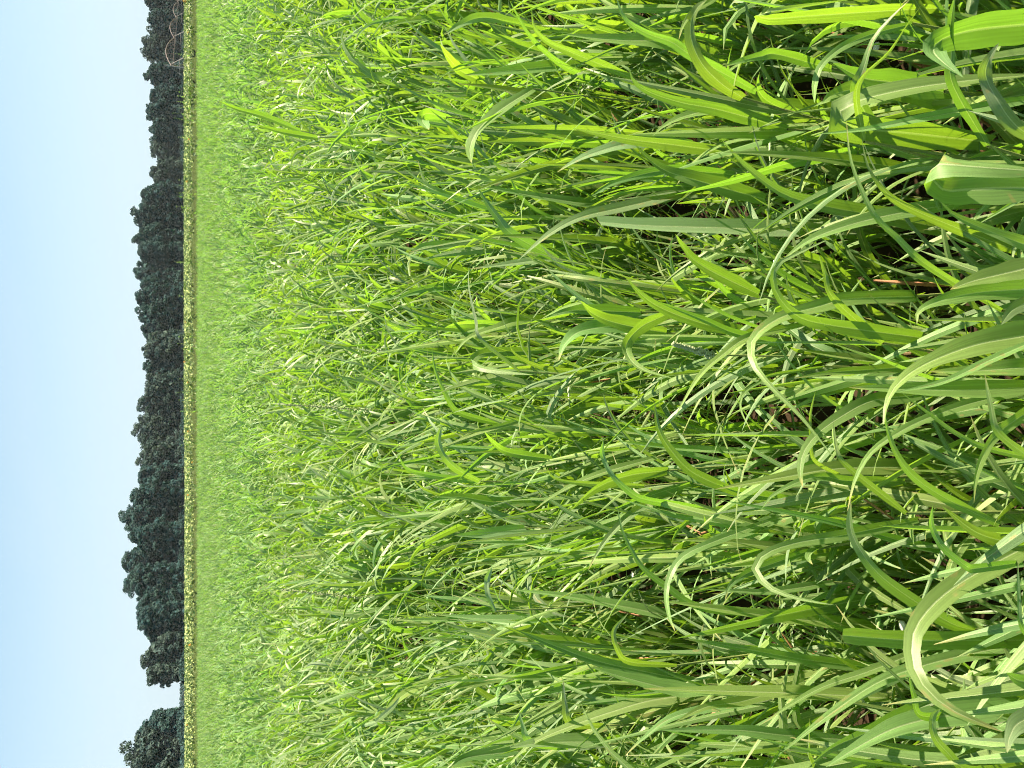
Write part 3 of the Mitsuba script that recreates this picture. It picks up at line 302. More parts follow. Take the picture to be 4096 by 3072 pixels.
x/d/38/28 0.0212 1.21,3.47,0.272,-0.837,-0.088,-0.54 1.032,3.362,0.503,-0.855,-0.102,-0.509 0.882,3.255,0.722,-0.8,-0.164,-0.577 0.708,3.147,0.881,-0.696,-0.249,-0.674
x/p/37/4 0.045 1.76,3.385,0.175,-0.977,-0.188,0.104 1.658,3.288,0.528,-0.942,-0.329,0.071 1.549,3.192,0.774,-0.876,-0.482,-0.009 1.443,3.095,0.914,-0.786,-0.616,-0.047
x/p/43/5 0.0371 1.22,2.377,0.598,-0.969,-0.159,0.19 1.176,2.304,0.763,-0.942,-0.317,0.108 1.109,2.238,0.861,-0.846,-0.529,-0.066 1.033,2.172,0.939,-0.749,-0.659,-0.066
x/q/43/6 0.045 1.132,2.716,0.573,-0.894,-0.17,0.415 1.125,2.615,0.728,-0.837,-0.284,0.468 1.114,2.505,0.812,-0.691,-0.394,0.606 1.106,2.396,0.881,-0.625,-0.509,0.592
x/y/41/16 0.045 0.935,2.568,0.803,-0.54,0.825,-0.165 0.916,2.511,0.89,-0.427,0.829,-0.361 0.872,2.454,0.923,0.289,0.532,-0.796 0.759,2.208,0.976,0.55,0.573,-0.608
x/p/52/1 0.0229 0.742,1.598,0.652,-0.851,0.499,0.165 0.746,1.542,0.838,-0.849,0.5,0.171 0.749,1.52,0.912,-0.784,0.537,0.311 0.763,1.498,0.957,-0.456,0.554,0.696 0.79,1.476,0.974,-0.163,0.482,0.861
x/d/66/30 0.0306 0.169,1.151,0.651,-0.753,-0.15,0.64 0.204,1.089,0.828,-0.687,-0.253,0.681 0.229,1.066,0.884,-0.519,-0.301,0.8 0.243,1.043,0.916,-0.421,-0.4,0.814
x/q/55/4 0.045 0.788,1.5,0.472,-0.927,-0.067,0.368 0.774,1.466,0.66,-0.924,-0.189,0.333 0.761,1.463,0.746,-0.905,-0.32,0.281 0.749,1.459,0.827,-0.863,-0.401,0.308 0.741,1.456,0.91,-0.815,-0.482,0.322
x/p/54/22 0.0384 0.588,1.559,0.5,-0.931,-0.243,0.273 0.56,1.526,0.685,-0.899,-0.38,0.218 0.524,1.522,0.792,-0.828,-0.549,0.116 0.495,1.519,0.85,-0.734,-0.676,0.07 0.465,1.515,0.895,-0.649,-0.756,0.084
x/p/40/33 0.045 0.522,2.744,0.619,-0.885,-0.428,0.182 0.502,2.675,0.828,-0.779,-0.619,0.106 0.45,2.605,0.93,-0.6,-0.8,0.005
x/p/40/31 0.045 0.416,2.969,0.393,-0.83,-0.383,0.407 0.437,2.896,0.562,-0.789,-0.471,0.395 0.455,2.822,0.719,-0.713,-0.535,0.453 0.496,2.748,0.836,-0.598,-0.586,0.547 0.515,2.674,0.887,-0.482,-0.65,0.587
x/p/46/35 0.045 0.444,2.196,0.231,-0.881,-0.41,0.236 0.402,2.164,0.544,-0.811,-0.542,0.219 0.367,2.133,0.721,-0.723,-0.66,0.201 0.334,2.102,0.885,-0.626,-0.754,0.199
x/d/38/40 0.0424 0.432,3.145,0.202,-0.995,-0.075,0.065 0.419,3.108,0.518,-0.992,-0.119,0.038 0.399,3.072,0.706,-0.977,-0.195,-0.091 0.357,3.035,0.831,-0.873,-0.319,-0.369 0.306,2.998,0.882,-0.663,-0.439,-0.606
x/p/46/35 0.0139 0.035,1.949,0.794,-0.625,0.733,0.268 0.121,1.917,0.921,-0.478,0.818,0.321 0.167,1.915,0.935,-0.116,0.9,0.42 0.25,1.914,0.955,-0.007,0.93,0.366 0.308,1.912,0.958,0.098,0.949,0.299
pale_blade/p/61/36 0.0232 0.097,1.194,0.663,-0.948,0.246,0.204 0.118,1.172,0.79,-0.936,0.264,0.231 0.136,1.149,0.875,-0.883,0.33,0.334 0.154,1.126,0.928,-0.738,0.433,0.518 0.178,1.104,0.972,-0.641,0.474,0.604
x/p/57/39 0.045 0.122,1.548,0.584,-0.809,-0.365,0.461 0.136,1.479,0.764,-0.735,-0.462,0.497 0.151,1.439,0.847,-0.593,-0.49,0.639 0.171,1.399,0.899,-0.449,-0.549,0.705
x/p/55/47 0.045 0.143,1.664,0.575,-0.831,-0.439,0.343 0.141,1.624,0.691,-0.778,-0.554,0.297 0.124,1.583,0.8,-0.674,-0.725,0.141 0.091,1.543,0.861,-0.395,-0.917,-0.059 0.051,1.503,0.897,-0.2,-0.979,-0.045
x/d/61/45 0.0286 0.149,1.331,0.721,-0.651,0.355,-0.671 0.133,1.304,0.77,-0.615,0.408,-0.674 0.11,1.278,0.831,-0.508,0.396,-0.765 0.077,1.252,0.878,-0.196,0.324,-0.926 0.048,1.21,0.899,0.34,0.384,-0.858 0.025,1.168,0.895,0.518,0.551,-0.654 0.01,1.127,0.863,0.496,0.623,-0.605
x/p/46/47 0.0297 0.107,2.153,0.605,-0.968,-0.241,0.066 0.098,2.12,0.726,-0.96,-0.271,0.067 0.091,2.087,0.841,-0.938,-0.343,-0.043 0.071,2.054,0.89,-0.542,-0.594,-0.594 0.047,1.985,0.909,-0.84,-0.215,0.498 0.033,1.917,0.861,-0.906,-0.327,0.27 0.024,1.848,0.799,-0.896,-0.357,0.263
long_dark/d/44/57 0.0301 -0.017,2.103,0.12,-0.976,-0.133,-0.171 -0.047,2.094,0.297,-0.983,-0.114,-0.142 -0.074,2.085,0.53,-0.987,-0.102,-0.125 -0.095,2.075,0.695,-0.976,-0.127,-0.178 -0.121,2.066,0.8,-0.971,-0.137,-0.196 -0.144,2.057,0.948,-0.979,-0.123,-0.16
x/y/42/45 0.0216 -0.149,2.524,0.569,-0.977,-0.048,0.209 -0.128,2.5,0.681,-0.96,-0.03,0.277 -0.093,2.475,0.794,-0.837,0.061,0.544 -0.039,2.451,0.842,-0.47,0.174,0.865 0.045,2.426,0.888,-0.28,0.189,0.941 0.122,2.402,0.907,-0.136,0.188,0.973
pale_slope/p/64/52 0.0213 -0.213,1.2,0.658,-0.92,0.139,0.366 -0.196,1.182,0.708,-0.906,0.161,0.39 -0.16,1.164,0.796,-0.813,0.267,0.517 -0.113,1.146,0.857,-0.599,0.415,0.685 -0.075,1.128,0.892,-0.311,0.516,0.798 -0.03,1.109,0.912,-0.152,0.544,0.825
x/q/59/59 0.0176 -0.258,1.31,0.652,-0.871,0.433,-0.23 -0.223,1.256,0.831,-0.819,0.543,-0.185 -0.199,1.239,0.884,-0.657,0.754,-0 -0.166,1.223,0.928,-0.463,0.883,0.069 -0.129,1.207,0.957,-0.232,0.97,0.078 -0.092,1.106,1.014,-0.062,0.998,0.014
x/p/50/44 0.0169 0.029,1.969,0.543,-0.993,0.069,0.098 0.042,1.905,0.725,-0.989,0.081,0.121 0.05,1.885,0.773,-0.949,0.154,0.277 0.062,1.865,0.815,-0.858,0.233,0.458 0.085,1.844,0.86,-0.643,0.326,0.692 0.109,1.824,0.877,-0.316,0.386,0.867
x/d/47/56 0.0276 -0.211,1.943,0.696,-0.719,-0.566,0.404 -0.18,1.86,0.862,-0.619,-0.635,0.463 -0.149,1.807,0.928,-0.416,-0.623,0.662 -0.117,1.754,0.974,-0.277,-0.682,0.677
x/q/43/58 0.0294 -0.322,2.392,0.745,-0.777,0.612,0.148 -0.282,2.341,0.83,-0.68,0.711,0.179 -0.234,2.291,0.895,-0.478,0.835,0.273 -0.179,2.24,0.937,-0.155,0.938,0.31 -0.116,2.053,0.987,0.044,0.976,0.211
x/p/39/59 0.0232 -0.371,2.717,0.629,-0.979,-0.061,0.193 -0.329,2.689,0.835,-0.972,-0.049,0.23 -0.3,2.662,0.92,-0.811,0.068,0.582 -0.245,2.635,0.958,-0.514,0.173,0.84
x/p/42/65 0.0429 -0.404,2.386,0.526,-0.688,-0.661,0.3 -0.385,2.32,0.707,-0.59,-0.729,0.346 -0.35,2.255,0.855,-0.489,-0.801,0.345 -0.334,2.189,0.968,-0.379,-0.881,0.283
x/p/52/67 0.0206 -0.172,1.529,0.626,-0.694,-0.696,0.184 -0.2,1.489,0.81,-0.576,-0.8,0.167 -0.235,1.477,0.914,-0.415,-0.903,0.109 -0.266,1.465,0.976,-0.266,-0.958,0.111
x/y/56/67 0.0357 -0.199,1.483,0.628,-0.842,0.358,-0.403 -0.203,1.456,0.75,-0.761,0.432,-0.483 -0.222,1.43,0.844,-0.627,0.466,-0.625 -0.26,1.403,0.922,-0.527,0.548,-0.65
x/y/53/61 0.0133 -0.231,1.484,0.69,-0.991,-0.099,0.085 -0.21,1.44,0.876,-0.989,-0.077,0.126 -0.194,1.429,0.945,-0.898,0.09,0.431 -0.169,1.418,0.967,-0.541,0.312,0.781
x/q/44/46 0.0384 0.227,2.362,0.47,-0.837,-0.515,0.184 0.205,2.297,0.649,-0.775,-0.613,0.154 0.185,2.267,0.718,-0.682,-0.728,0.073 0.145,2.236,0.836,-0.554,-0.833,-0.016 0.089,2.206,0.897,-0.374,-0.924,-0.084
x/p/54/41 0.0347 0.17,1.553,0.655,-0.842,-0.431,0.324 0.162,1.482,0.835,-0.771,-0.549,0.323 0.155,1.448,0.899,-0.681,-0.679,0.274 0.141,1.414,0.96,-0.574,-0.775,0.265
x/y/40/75 0.045 -0.567,3.141,0.204,-0.864,0.37,-0.343 -0.575,3.085,0.381,-0.838,0.432,-0.333 -0.581,3.029,0.547,-0.796,0.475,-0.376 -0.607,2.973,0.683,-0.733,0.506,-0.454 -0.638,2.917,0.792,-0.635,0.54,-0.553 -0.677,2.86,0.85,-0.403,0.59,-0.7 -0.717,2.804,0.871,-0.262,0.657,-0.707
x/p/44/70 0.0395 -0.438,2.14,0.692,-0.654,-0.732,0.191 -0.43,2.059,0.852,-0.502,-0.829,0.247 -0.411,1.979,0.975,-0.333,-0.898,0.288
white_stripe/p/60/66 0.0152 -0.471,1.244,0.568,-0.96,-0.176,0.216 -0.425,1.209,0.745,-0.941,-0.085,0.328 -0.379,1.203,0.82,-0.821,0.125,0.557 -0.338,1.198,0.876,-0.693,0.243,0.679 -0.299,1.193,0.906,-0.489,0.37,0.79 -0.26,1.187,0.929,-0.306,0.444,0.842 -0.216,1.182,0.942,-0.195,0.477,0.857
x/p/65/77 0.0145 -0.246,1.113,0.632,-0.847,-0.53,-0.047 -0.273,1.081,0.817,-0.82,-0.568,-0.071 -0.29,1.079,0.874,-0.673,-0.693,-0.258 -0.317,1.078,0.901,-0.32,-0.798,-0.51 -0.35,1.076,0.911,0.038,-0.786,-0.617 -0.368,1.023,0.942,0.313,-0.72,-0.619 -0.374,0.969,0.968,0.45,-0.673,-0.586
x/q/50/77 0.045 -0.722,1.858,0.12,-0.581,-0.616,0.532 -0.684,1.849,0.293,-0.5,-0.657,0.564 -0.62,1.841,0.512,-0.423,-0.718,0.553 -0.565,1.832,0.714,-0.348,-0.799,0.49 -0.529,1.824,0.878,-0.267,-0.864,0.427
x/p/42/80 0.045 -0.782,2.254,0.379,-0.578,-0.732,0.362 -0.752,2.233,0.622,-0.469,-0.807,0.359 -0.723,2.212,0.793,-0.355,-0.859,0.369 -0.685,2.19,0.962,-0.239,-0.909,0.341
dark_gloss/d/50/82 0.0293 -0.762,1.601,0.427,-0.902,-0.271,0.336 -0.702,1.601,0.615,-0.897,-0.275,0.347 -0.657,1.6,0.748,-0.881,-0.248,0.404 -0.609,1.6,0.853,-0.856,-0.215,0.47 -0.555,1.6,0.961,-0.848,-0.217,0.484
x/q/58/87 0.0441 -0.685,1.409,0.573,-0.516,-0.701,0.493 -0.667,1.406,0.66,-0.402,-0.718,0.569 -0.623,1.402,0.783,-0.284,-0.749,0.598 -0.585,1.399,0.876,-0.169,-0.799,0.578
x/d/43/89 0.0182 -0.898,2.126,0.48,-0.975,-0.222,0.022 -0.879,2.124,0.672,-0.979,-0.205,-0.008 -0.874,2.123,0.827,-0.984,-0.177,-0.006 -0.858,2.122,0.96,-0.991,-0.13,0.04
x/p/50/100 0.0401 -0.82,1.653,0.284,-0.622,-0.699,0.353 -0.796,1.644,0.54,-0.56,-0.772,0.301 -0.801,1.635,0.684,-0.476,-0.855,0.206 -0.812,1.627,0.798,-0.399,-0.904,0.152 -0.83,1.618,0.905,-0.292,-0.955,0.045 -0.865,1.609,0.972,-0.168,-0.985,-0.048
x/p/61/98 0.0243 -0.616,1.233,0.471,-0.628,-0.754,0.195 -0.615,1.197,0.661,-0.584,-0.777,0.236 -0.613,1.187,0.814,-0.505,-0.844,0.181 -0.636,1.178,0.889,-0.335,-0.942,0.011 -0.655,1.168,0.934,-0.242,-0.97,-0.01
x/p/50/97 0.045 -0.883,1.658,0.693,-0.46,-0.788,0.409 -0.851,1.635,0.814,-0.343,-0.854,0.391 -0.829,1.612,0.908,-0.216,-0.916,0.337 -0.817,1.589,0.977,-0.084,-0.949,0.304
x/q/48/76 0.0177 -0.606,1.901,0.886,-0.47,0.735,0.488 -0.548,1.87,0.919,-0.359,0.841,0.406 -0.502,1.839,0.933,-0.113,0.953,0.28 -0.424,1.655,0.993,-0.021,0.993,0.117
x/p/37/75 0.0306 -0.935,3.378,0.137,-0.616,-0.724,0.311 -0.854,3.198,0.559,-0.457,-0.838,0.298 -0.77,3.018,0.951,-0.286,-0.927,0.242
x/q/55/89 0.0206 -0.888,1.745,0.644,-0.97,0.209,-0.122 -0.826,1.663,0.783,-0.876,0.476,0.076 -0.739,1.589,0.838,-0.417,0.881,0.224 -0.655,1.516,0.879,-0.346,0.934,0.095
x/p/60/82 0.0122 -0.584,1.333,0.708,-0.941,-0.276,0.194 -0.53,1.261,0.867,-0.921,-0.17,0.35 -0.486,1.226,0.916,-0.455,0.318,0.832 -0.44,1.191,0.943,0.269,0.563,0.781 -0.371,1.072,0.987,0.606,0.559,0.566
x/q/36/94 0.045 -1.403,3.531,0.536,-0.562,-0.816,-0.135 -1.428,3.455,0.71,-0.447,-0.875,-0.186 -1.461,3.394,0.806,-0.333,-0.921,-0.204 -1.471,3.334,0.899,-0.278,-0.954,-0.113
x/p/43/81 0.035 -0.826,2.294,0.524,-0.62,-0.729,0.289 -0.801,2.258,0.71,-0.528,-0.775,0.347 -0.766,2.249,0.831,-0.421,-0.791,0.444 -0.727,2.239,0.927,-0.319,-0.835,0.449
x/q/51/93 0.026 -0.983,1.853,0.691,-0.971,0.238,-0.019 -0.912,1.787,0.834,-0.896,0.437,0.081 -0.859,1.761,0.866,-0.545,0.797,0.26 -0.805,1.735,0.89,-0.482,0.863,0.15
x/p/44/100 0.0436 -1.126,2.166,0.706,-0.444,-0.855,0.267 -1.079,2.095,0.887,-0.258,-0.942,0.216 -1.058,2.023,0.969,-0.039,-0.991,0.128
x/p/49/81 0.0299 -0.747,1.913,0.52,-0.553,-0.703,0.447 -0.695,1.845,0.683,-0.445,-0.769,0.458 -0.643,1.777,0.832,-0.325,-0.803,0.5 -0.581,1.709,0.947,-0.202,-0.831,0.518
tall_dark/d/21/13 0.045 1.474,4.603,1.022,-0.904,-0.321,0.281 1.484,4.468,1.228,-0.874,-0.438,0.211 1.463,4.334,1.388,-0.819,-0.549,0.169 1.446,4.2,1.486,-0.739,-0.65,0.18
tall_dark_b/d/25/16 0.045 1.412,4.494,0.94,-0.933,-0.337,0.124 1.374,4.347,1.149,-0.851,-0.507,0.137 1.347,4.2,1.294,-0.74,-0.657,0.143
x/p/29/31 0.045 1.03,5.721,0.621,-0.885,-0.454,0.104 1.026,5.701,0.75,-0.817,-0.556,0.152 1.039,5.681,0.875,-0.723,-0.644,0.251 1.064,5.661,0.934,-0.6,-0.728,0.333
x/y/29/32 0.045 1.011,5.942,0.669,-0.973,0.187,0.132 0.998,5.767,0.823,-0.967,0.192,0.169 0.987,5.592,0.927,-0.954,0.198,0.227
x/d/35/6 0.0222 1.688,3.454,0.56,-0.986,0.16,0.039 1.66,3.413,0.745,-0.994,0.113,-0.014 1.64,3.405,0.805,-0.973,0.01,-0.231 1.601,3.397,0.886,-0.894,-0.109,-0.435 1.542,3.389,0.939,-0.671,-0.301,-0.678 1.501,3.382,0.951,-0.412,-0.473,-0.779
x/p/33/10 0.045 1.54,3.714,0.612,-0.958,-0.286,0.007 1.474,3.65,0.829,-0.889,-0.455,0.055 1.435,3.585,0.979,-0.789,-0.607,0.101
x/p/28/34 0.045 1.038,6.207,0.488,-0.866,-0.498,-0.055 0.994,6.181,0.674,-0.763,-0.646,0.001 0.958,6.154,0.898,-0.63,-0.776,0.03
x/p/28/62 0.045 -0.578,5.944,0.488,-0.715,-0.699,-0.011 -0.604,5.907,0.674,-0.611,-0.791,-0.048 -0.656,5.893,0.846,-0.476,-0.871,-0.118 -0.702,5.879,0.932,-0.335,-0.931,-0.146
x/p/37/94 0.0234 -1.472,3.316,0.879,0.739,0.446,0.506 -1.309,3.058,0.868,0.685,0.441,0.58 -1.204,2.896,0.882,0.552,0.42,0.72
x/p/34/93 0.0253 -1.645,4.032,0.774,-0.902,-0.402,-0.155 -1.575,3.823,0.906,-0.776,-0.413,-0.477 -1.536,3.614,0.957,-0.215,-0.271,-0.938'''
hero_lines = HERO.strip().split('\n')
heroes = []
for line in hero_lines:
    name, w, *pts = line.split()
    name, tone, across, down = name.split('/')
    q = np.array([[float(a) for a in p.split(',')] for p in pts])
    heroes.append((name, float(w), q[:, :3], q[:, 3:], tone, across, down))

def spline(P, rows):
    """Catmull-Rom through the points, evenly by arc length."""
    Q = np.vstack([2 * P[0] - P[1], P, 2 * P[-1] - P[-2]])
    out = []
    for i in range(1, len(Q) - 2):
        t = np.linspace(0, 1, 14, endpoint=False)[:, None]
        a, b, c, d = Q[i - 1:i + 3]
        out.append(0.5 * (2 * b + (c - a) * t + (2 * a - 5 * b + 4 * c - d) * t ** 2 + (3 * b - a - 3 * c + d) * t ** 3))
    out = np.vstack(out + [P[-1:]])
    s = np.concatenate([[0], np.cumsum(np.linalg.norm(np.diff(out[:, :3], axis=0), axis=1))])
    return np.stack([np.interp(np.linspace(0, s[-1], rows), s, out[:, k]) for k in range(out.shape[1])], 1)

def hero_leaf(w, P, S, blunt, tail=False):
    rows = 26
    q = spline(np.hstack([P, S]), rows)
    C, Sd = q[:, :3], q[:, 3:]
    Tn = np.gradient(C, axis=0); Tn /= np.linalg.norm(Tn, axis=1, keepdims=True)
    Sd = Sd - Tn * (Sd * Tn).sum(1, keepdims=True); Sd /= np.linalg.norm(Sd, axis=1, keepdims=True)
    N = np.cross(Tn, Sd)
    N *= np.where(N[:, 2:] < 0, -1, 1) if False else 1
    s = np.linspace(0, 1, rows)
    W = w / 2 * width_profile(s, 0.3)
    if tail: W = w / 2 * ((0.6 + 0.4 * np.clip(s / .25, 0, 1) ** .8) * np.clip(1.03 - s, 0, 1) ** .8 * (1 - .25 * np.clip((s - .45) * 2, 0, 1)) * 1.35).clip(0, 1)
    if blunt: W = w / 2 * (0.75 + 0.25 * np.sin(np.pi * s)) * np.where(s > .985, .8, 1)
    W = W * (1 + 0.05 * np.sin(s * 23 + w * 900))
    first = blade_no[0]; blade_no[0] = (first + 1) % 4000
    return sweep(C[None], Sd[None], N[None], W[None], 5, 0.24, first)

HERO_LABELS = {
 'folded_top': 'grass plant at the top right whose narrow yellow-green leaf folds flat',
 'corner_fold': 'top right corner grass plant with a broad dark-streaked leaf folded at its end',
 'long_pale': 'grass plant with a long broad pale leaf and white midrib, upper right of the photo',
 'long_under': 'grass plant with a long straight two-toned leaf just under the broad pale leaf',
 'sharp_fold': 'grass plant whose broad leaf creases and doubles back towards the right edge, upper right',
 'wide_fold': 'right edge grass plant with a wide silvery leaf creased over a bright green fold',
 'broad_end': 'grass plant with a long level leaf that ends in a blunt bluish bend, upper middle',
 'great_arc': 'grass plant with a big half-ring leaf, yellow-green base, silvery bend, right of centre',
 'long_tail': 'grass plant with a leaf turning over into a long thin pale tail, right of centre',
 'pale_hook': 'grass plant at the right edge with a broad pale ribbed leaf hooked at its end',
 'big_pale': 'grass plant at the right edge with the widest silvery leaf and bright midrib',
 'half_circle': 'lower right grass plant with a large glossy pale leaf bent in a half circle',
 'long_diagonal': 'grass plant with a long bright diagonal leaf beneath the half circle leaf',
 'flat_end': 'grass plant with a broad level blunt-ended leaf behind the half circle leaf',
 'pale_curl': 'grass plant with a yellow-green leaf curled into a pale tail, lower right of centre',
 'dark_blue': 'grass plant with a narrow dark blue-green shaded leaf drooping in a curve, lower right',
 'glossy_bottom': 'grass plant at the bottom right with a broad leaf shining white where it twists',
 'pale_glare': 'grass plant with a short wide pale leaf tip catching white glare, upper middle',
 'pale_blade': 'grass plant with a pale pointed leaf sloping over darker blades, centre right',
 'long_dark': 'grass plant with a long dark green leaf tapering to the left across the centre',
 'pale_slope': 'grass plant with a drooping pale grey-green leaf just right of the centre',
 'white_stripe': 'grass plant with a narrow leaf striped by a white midrib, bending down below centre',
 'dark_gloss': 'grass plant with a long dark glossy leaf lying across bright ones, lower middle',
 'tall_dark': 'tall dark grass plant poking above the far sward, upper left of the grass',
 'tall_dark_b': 'second tall dark grass plant just below the one poking above the sward',
}
PLAIN = 'green grass plant with long arching blades, one of many alike in the dense foreground'
GROUP = 'grass plants of the foreground'
def tiller(key, x, y, top, lean, rng, r=0.0035):
    p = np.linspace([x, y, -0.01], [top[0], top[1], top[2]], 6)
    s = np.linspace(0, 1, 6)[:, None]
    p[:, :2] += np.sin(s * np.pi) * lean
    put(key + '__stem', tube(p, np.linspace(r, r * .6, 6), 6), 'stem_skin')
    return p

def leaf_name(key, k):
    return f'{key}__leaf' + (f'_{k:03d}' if k else '')

hero_xy = []
for name, w, P, S, tone, across, down in heroes:
    key = numbered('grass_plant')
    look = ('broad' if w > .027 else 'slender' if w > .015 else 'thin') + {'p': ' pale', 'q': ' green', 'y': ' yellow-green', 'd': ' shaded'}[tone]
    say(key, HERO_LABELS.get(name) or f'grass plant, {look} leaf topping out {spelt(across)} percent across, {spelt(down)} percent down the photo', 'grass', GROUP)
    b = P[0]; out = P[0] - P[1]; out = out / np.linalg.norm(out)
    root = b[:2] + np.clip(out[:2], -.25, .25) * 0.25 + rng.normal(0, .02, 2)
    p = tiller(key, root[0], root[1], b, rng.normal(0, .012, 2), rng)
    put(leaf_name(key, 0), hero_leaf(w, P, S, name in ('flat_end', 'broad_end'), name in ('big_pale', 'great_arc', 'long_tail')), 'blade')
    hero_xy.append(root)
    n = rng.integers(5, 9)
    f = rng.uniform(.15, .8, n)
    at = np.stack([np.interp(f, np.linspace(0, 1, 6), p[:, k]) for k in range(3)], 1)
    for k in range(n):
        put(leaf_name(key, k + 1), ribbons(at[k:k + 1], [rng.uniform(0, 6.28)], [rng.uniform(.1, .4)], [rng.uniform(.5, 1.5)], [rng.uniform(.22, .42)],
            [rng.uniform(.010, .024)], [rng.normal(0, .6)], rng, 12, 3), 'blade')
hero_xy = np.array(hero_xy)

# the big leaves stand free: what grows between them and the field's edge stays lower than they are
FREE = np.vstack([spline(P, 12)[:, :3] for name, w, P, S, *_ in heroes if name in HERO_LABELS or w > .024])
def room(x, y):
    """How tall a plant rooted at (x, y) may grow."""
    t = y[:, None] / FREE[None, :, 1]
    z = EYE + (FREE[None, :, 2] - EYE) * t
    near = (t < .97) & (np.abs(x[:, None] - FREE[None, :, 0] * t) < .06)
    return np.where(near, z, 9.0).min(1)
# plants between them: a few dozen kinds, each set down several times
def plant_kind(rng, h):
    n = rng.integers(8, 12)
    lean = rng.normal(0, .03, 2)
    top = np.array([lean[0], lean[1], h * rng.uniform(.5, .66)])
    p = np.linspace([0, 0, -0.01], top, 6)
    parts = [('stem', tube(p, np.linspace(.0036, .0022, 6), 6), 'stem_skin')]
    a0 = rng.uniform(0, 6.28)
    for k in range(n):
        f = (k + rng.random()) / n
        b = p[0] + (p[-1] - p[0]) * (0.12 + 0.88 * f)
        L = min(rng.uniform(.30, .58), (h - b[2]) * 1.6 + .08)
        th0 = rng.uniform(.03, .28)
        dry = rng.random() < .03 and k < 2
        parts.append((f'leaf{k}', ribbons(b[None], [a0 + np.pi * k + rng.normal(0, .5)], [th0], [th0 + abs(rng.normal(.35, .5))], [L],
            [rng.uniform(.012, .027) * rng.choice([.5, 1, 1, 1])], [rng.normal(0, .8)], rng, 14, 3, kink=.08), 'dry_leaf' if dry else 'blade'))
    return parts
kinds = []
for _ in range(36):
    kinds.append([(nm, mikit.ply((geo[0], geo[1]), m, smooth=True, uv=geo[2])) for nm, geo, m in plant_kind(rng, 0.88)])

X, Y = scatter(rng, 0.18, 3.6, 74)
cap = room(X, Y)
X, Y, cap = X[cap > .40], Y[cap > .40], cap[cap > .40]
inside = np.abs(X) < 0.52 * Y + 0.12
near = np.where(inside)[0]
near = near[np.argsort(Y[near])][:300 - len(heroes)]
told = set()
for i in near:
    key = numbered('grass_plant')
    q = rng.uniform(.82, 1.04) * sward(X[i:i + 1], Y[i:i + 1])[0] * min(1, .66 + .45 * Y[i])
    q = min(q, cap[i] / .92)
    m = T().translate([float(X[i]), float(Y[i]), 0]).rotate([0, 0, 1], float(rng.uniform(0, 360))).scale([1.0, 1.0, float(q)])
    text = seen_at((X[i], Y[i], .8 * q))
    lead = next(w for w in ('upright leafy grass plant reaching ', 'bladed grass plant reaching ', 'green grass tuft reaching ') if w + text not in told)
    told.add(lead + text); say(key, lead + text, 'grass', GROUP)
    j = 0
    for nm, d in kinds[rng.integers(len(kinds))]:
        if nm == 'stem': scene[key + '__stem'] = {**d, 'to_world': m}
        else: scene[leaf_name(key, j)] = {**d, 'to_world': m}; j += 1
rest = np.setdiff1d(np.arange(len(X)), near)
# the rest of the crop, too many to count
parts = [plant_leaves(X[rest], Y[rest], rng, 9, (.28, .55), (.014, .032), .88, 8, 3, droop=.45, cap=cap[rest])]
x, y = scatter(rng, 3.6, 6.5, 58); parts.append(plant_leaves(x, y, rng, 8, (.32, .62), (.018, .038), .93, 8, 3, droop=1.1, drift=.6))
x, y = scatter(rng, 6.5, 10, 54); parts.append(plant_leaves(x, y, rng, 7, (.28, .55), (.018, .036), .95, 7, 2, droop=1.35, drift=.7))
x, y = scatter(rng, -2.5, 0.18, 30, lambda y: 2.6 + 0 * y); parts.append(plant_leaves(x, y - 0.25, rng, 6, (.28, .5), (.010, .026), .8, 6, 2))
put('grass_field', cat(parts), 'blade')
far_parts = []
x, y = scatter(rng, 10, 22, 44); far_parts.append(plant_leaves(x, y, rng, 6, (.28, .52), (.020, .036), .96, 5, 2, droop=1.5, drift=.7))
x, y = scatter(rng, 22, FIELD_END, 30); far_parts.append(plant_leaves(x, y, rng, 5, (.28, .50), (.019, .032), .97, 4, 2, droop=1.2))
put('grass_field__far_grass', cat(far_parts), 'far_blade')
say('grass_field', 'dense bright green grass crop filling the field to its far edge', 'grass', kind='stuff')
say('grass_field__far_grass', kind='stuff')
# thin short blades and seedlings between the tillers
x, y = scatter(rng, 0.1, 4.2, 260, lambda y: 0.52 * y + .4)
free = room(x, y) > .42; x, y = x[free], y[free]
n = len(x)
under = ribbons(np.stack([x, y, 0 * x], -1), rng.uniform(0, 6.28, n), rng.uniform(.03, .5, n), rng.uniform(.3, 1.3, n), rng.uniform(.15, .65, n), rng.uniform(.004, .017, n), rng.normal(0, .8, n), rng, 7, 2)
put('undergrowth', under, 'blade')
say('undergrowth', 'thin short blades growing between the taller grass stems', 'grass', kind='stuff')
# dead leaves on the soil
x, y = scatter(rng, 0.1, 3.0, 12, lambda y: 0.52 * y + .4); n = len(x)
put('leaf_litter', ribbons(np.stack([x, y, rng.uniform(.01, .05, n)], -1), rng.uniform(0, 6.28, n), rng.uniform(1.2, 1.6, n), rng.uniform(1.4, 1.8, n), rng.uniform(.05, .25, n), rng.uniform(.006, .02, n), rng.normal(0, 1, n), rng, 6, 2), 'dry_leaf')
say('leaf_litter', 'dead brown grass leaves lying on the soil', 'leaf litter', kind='stuff')

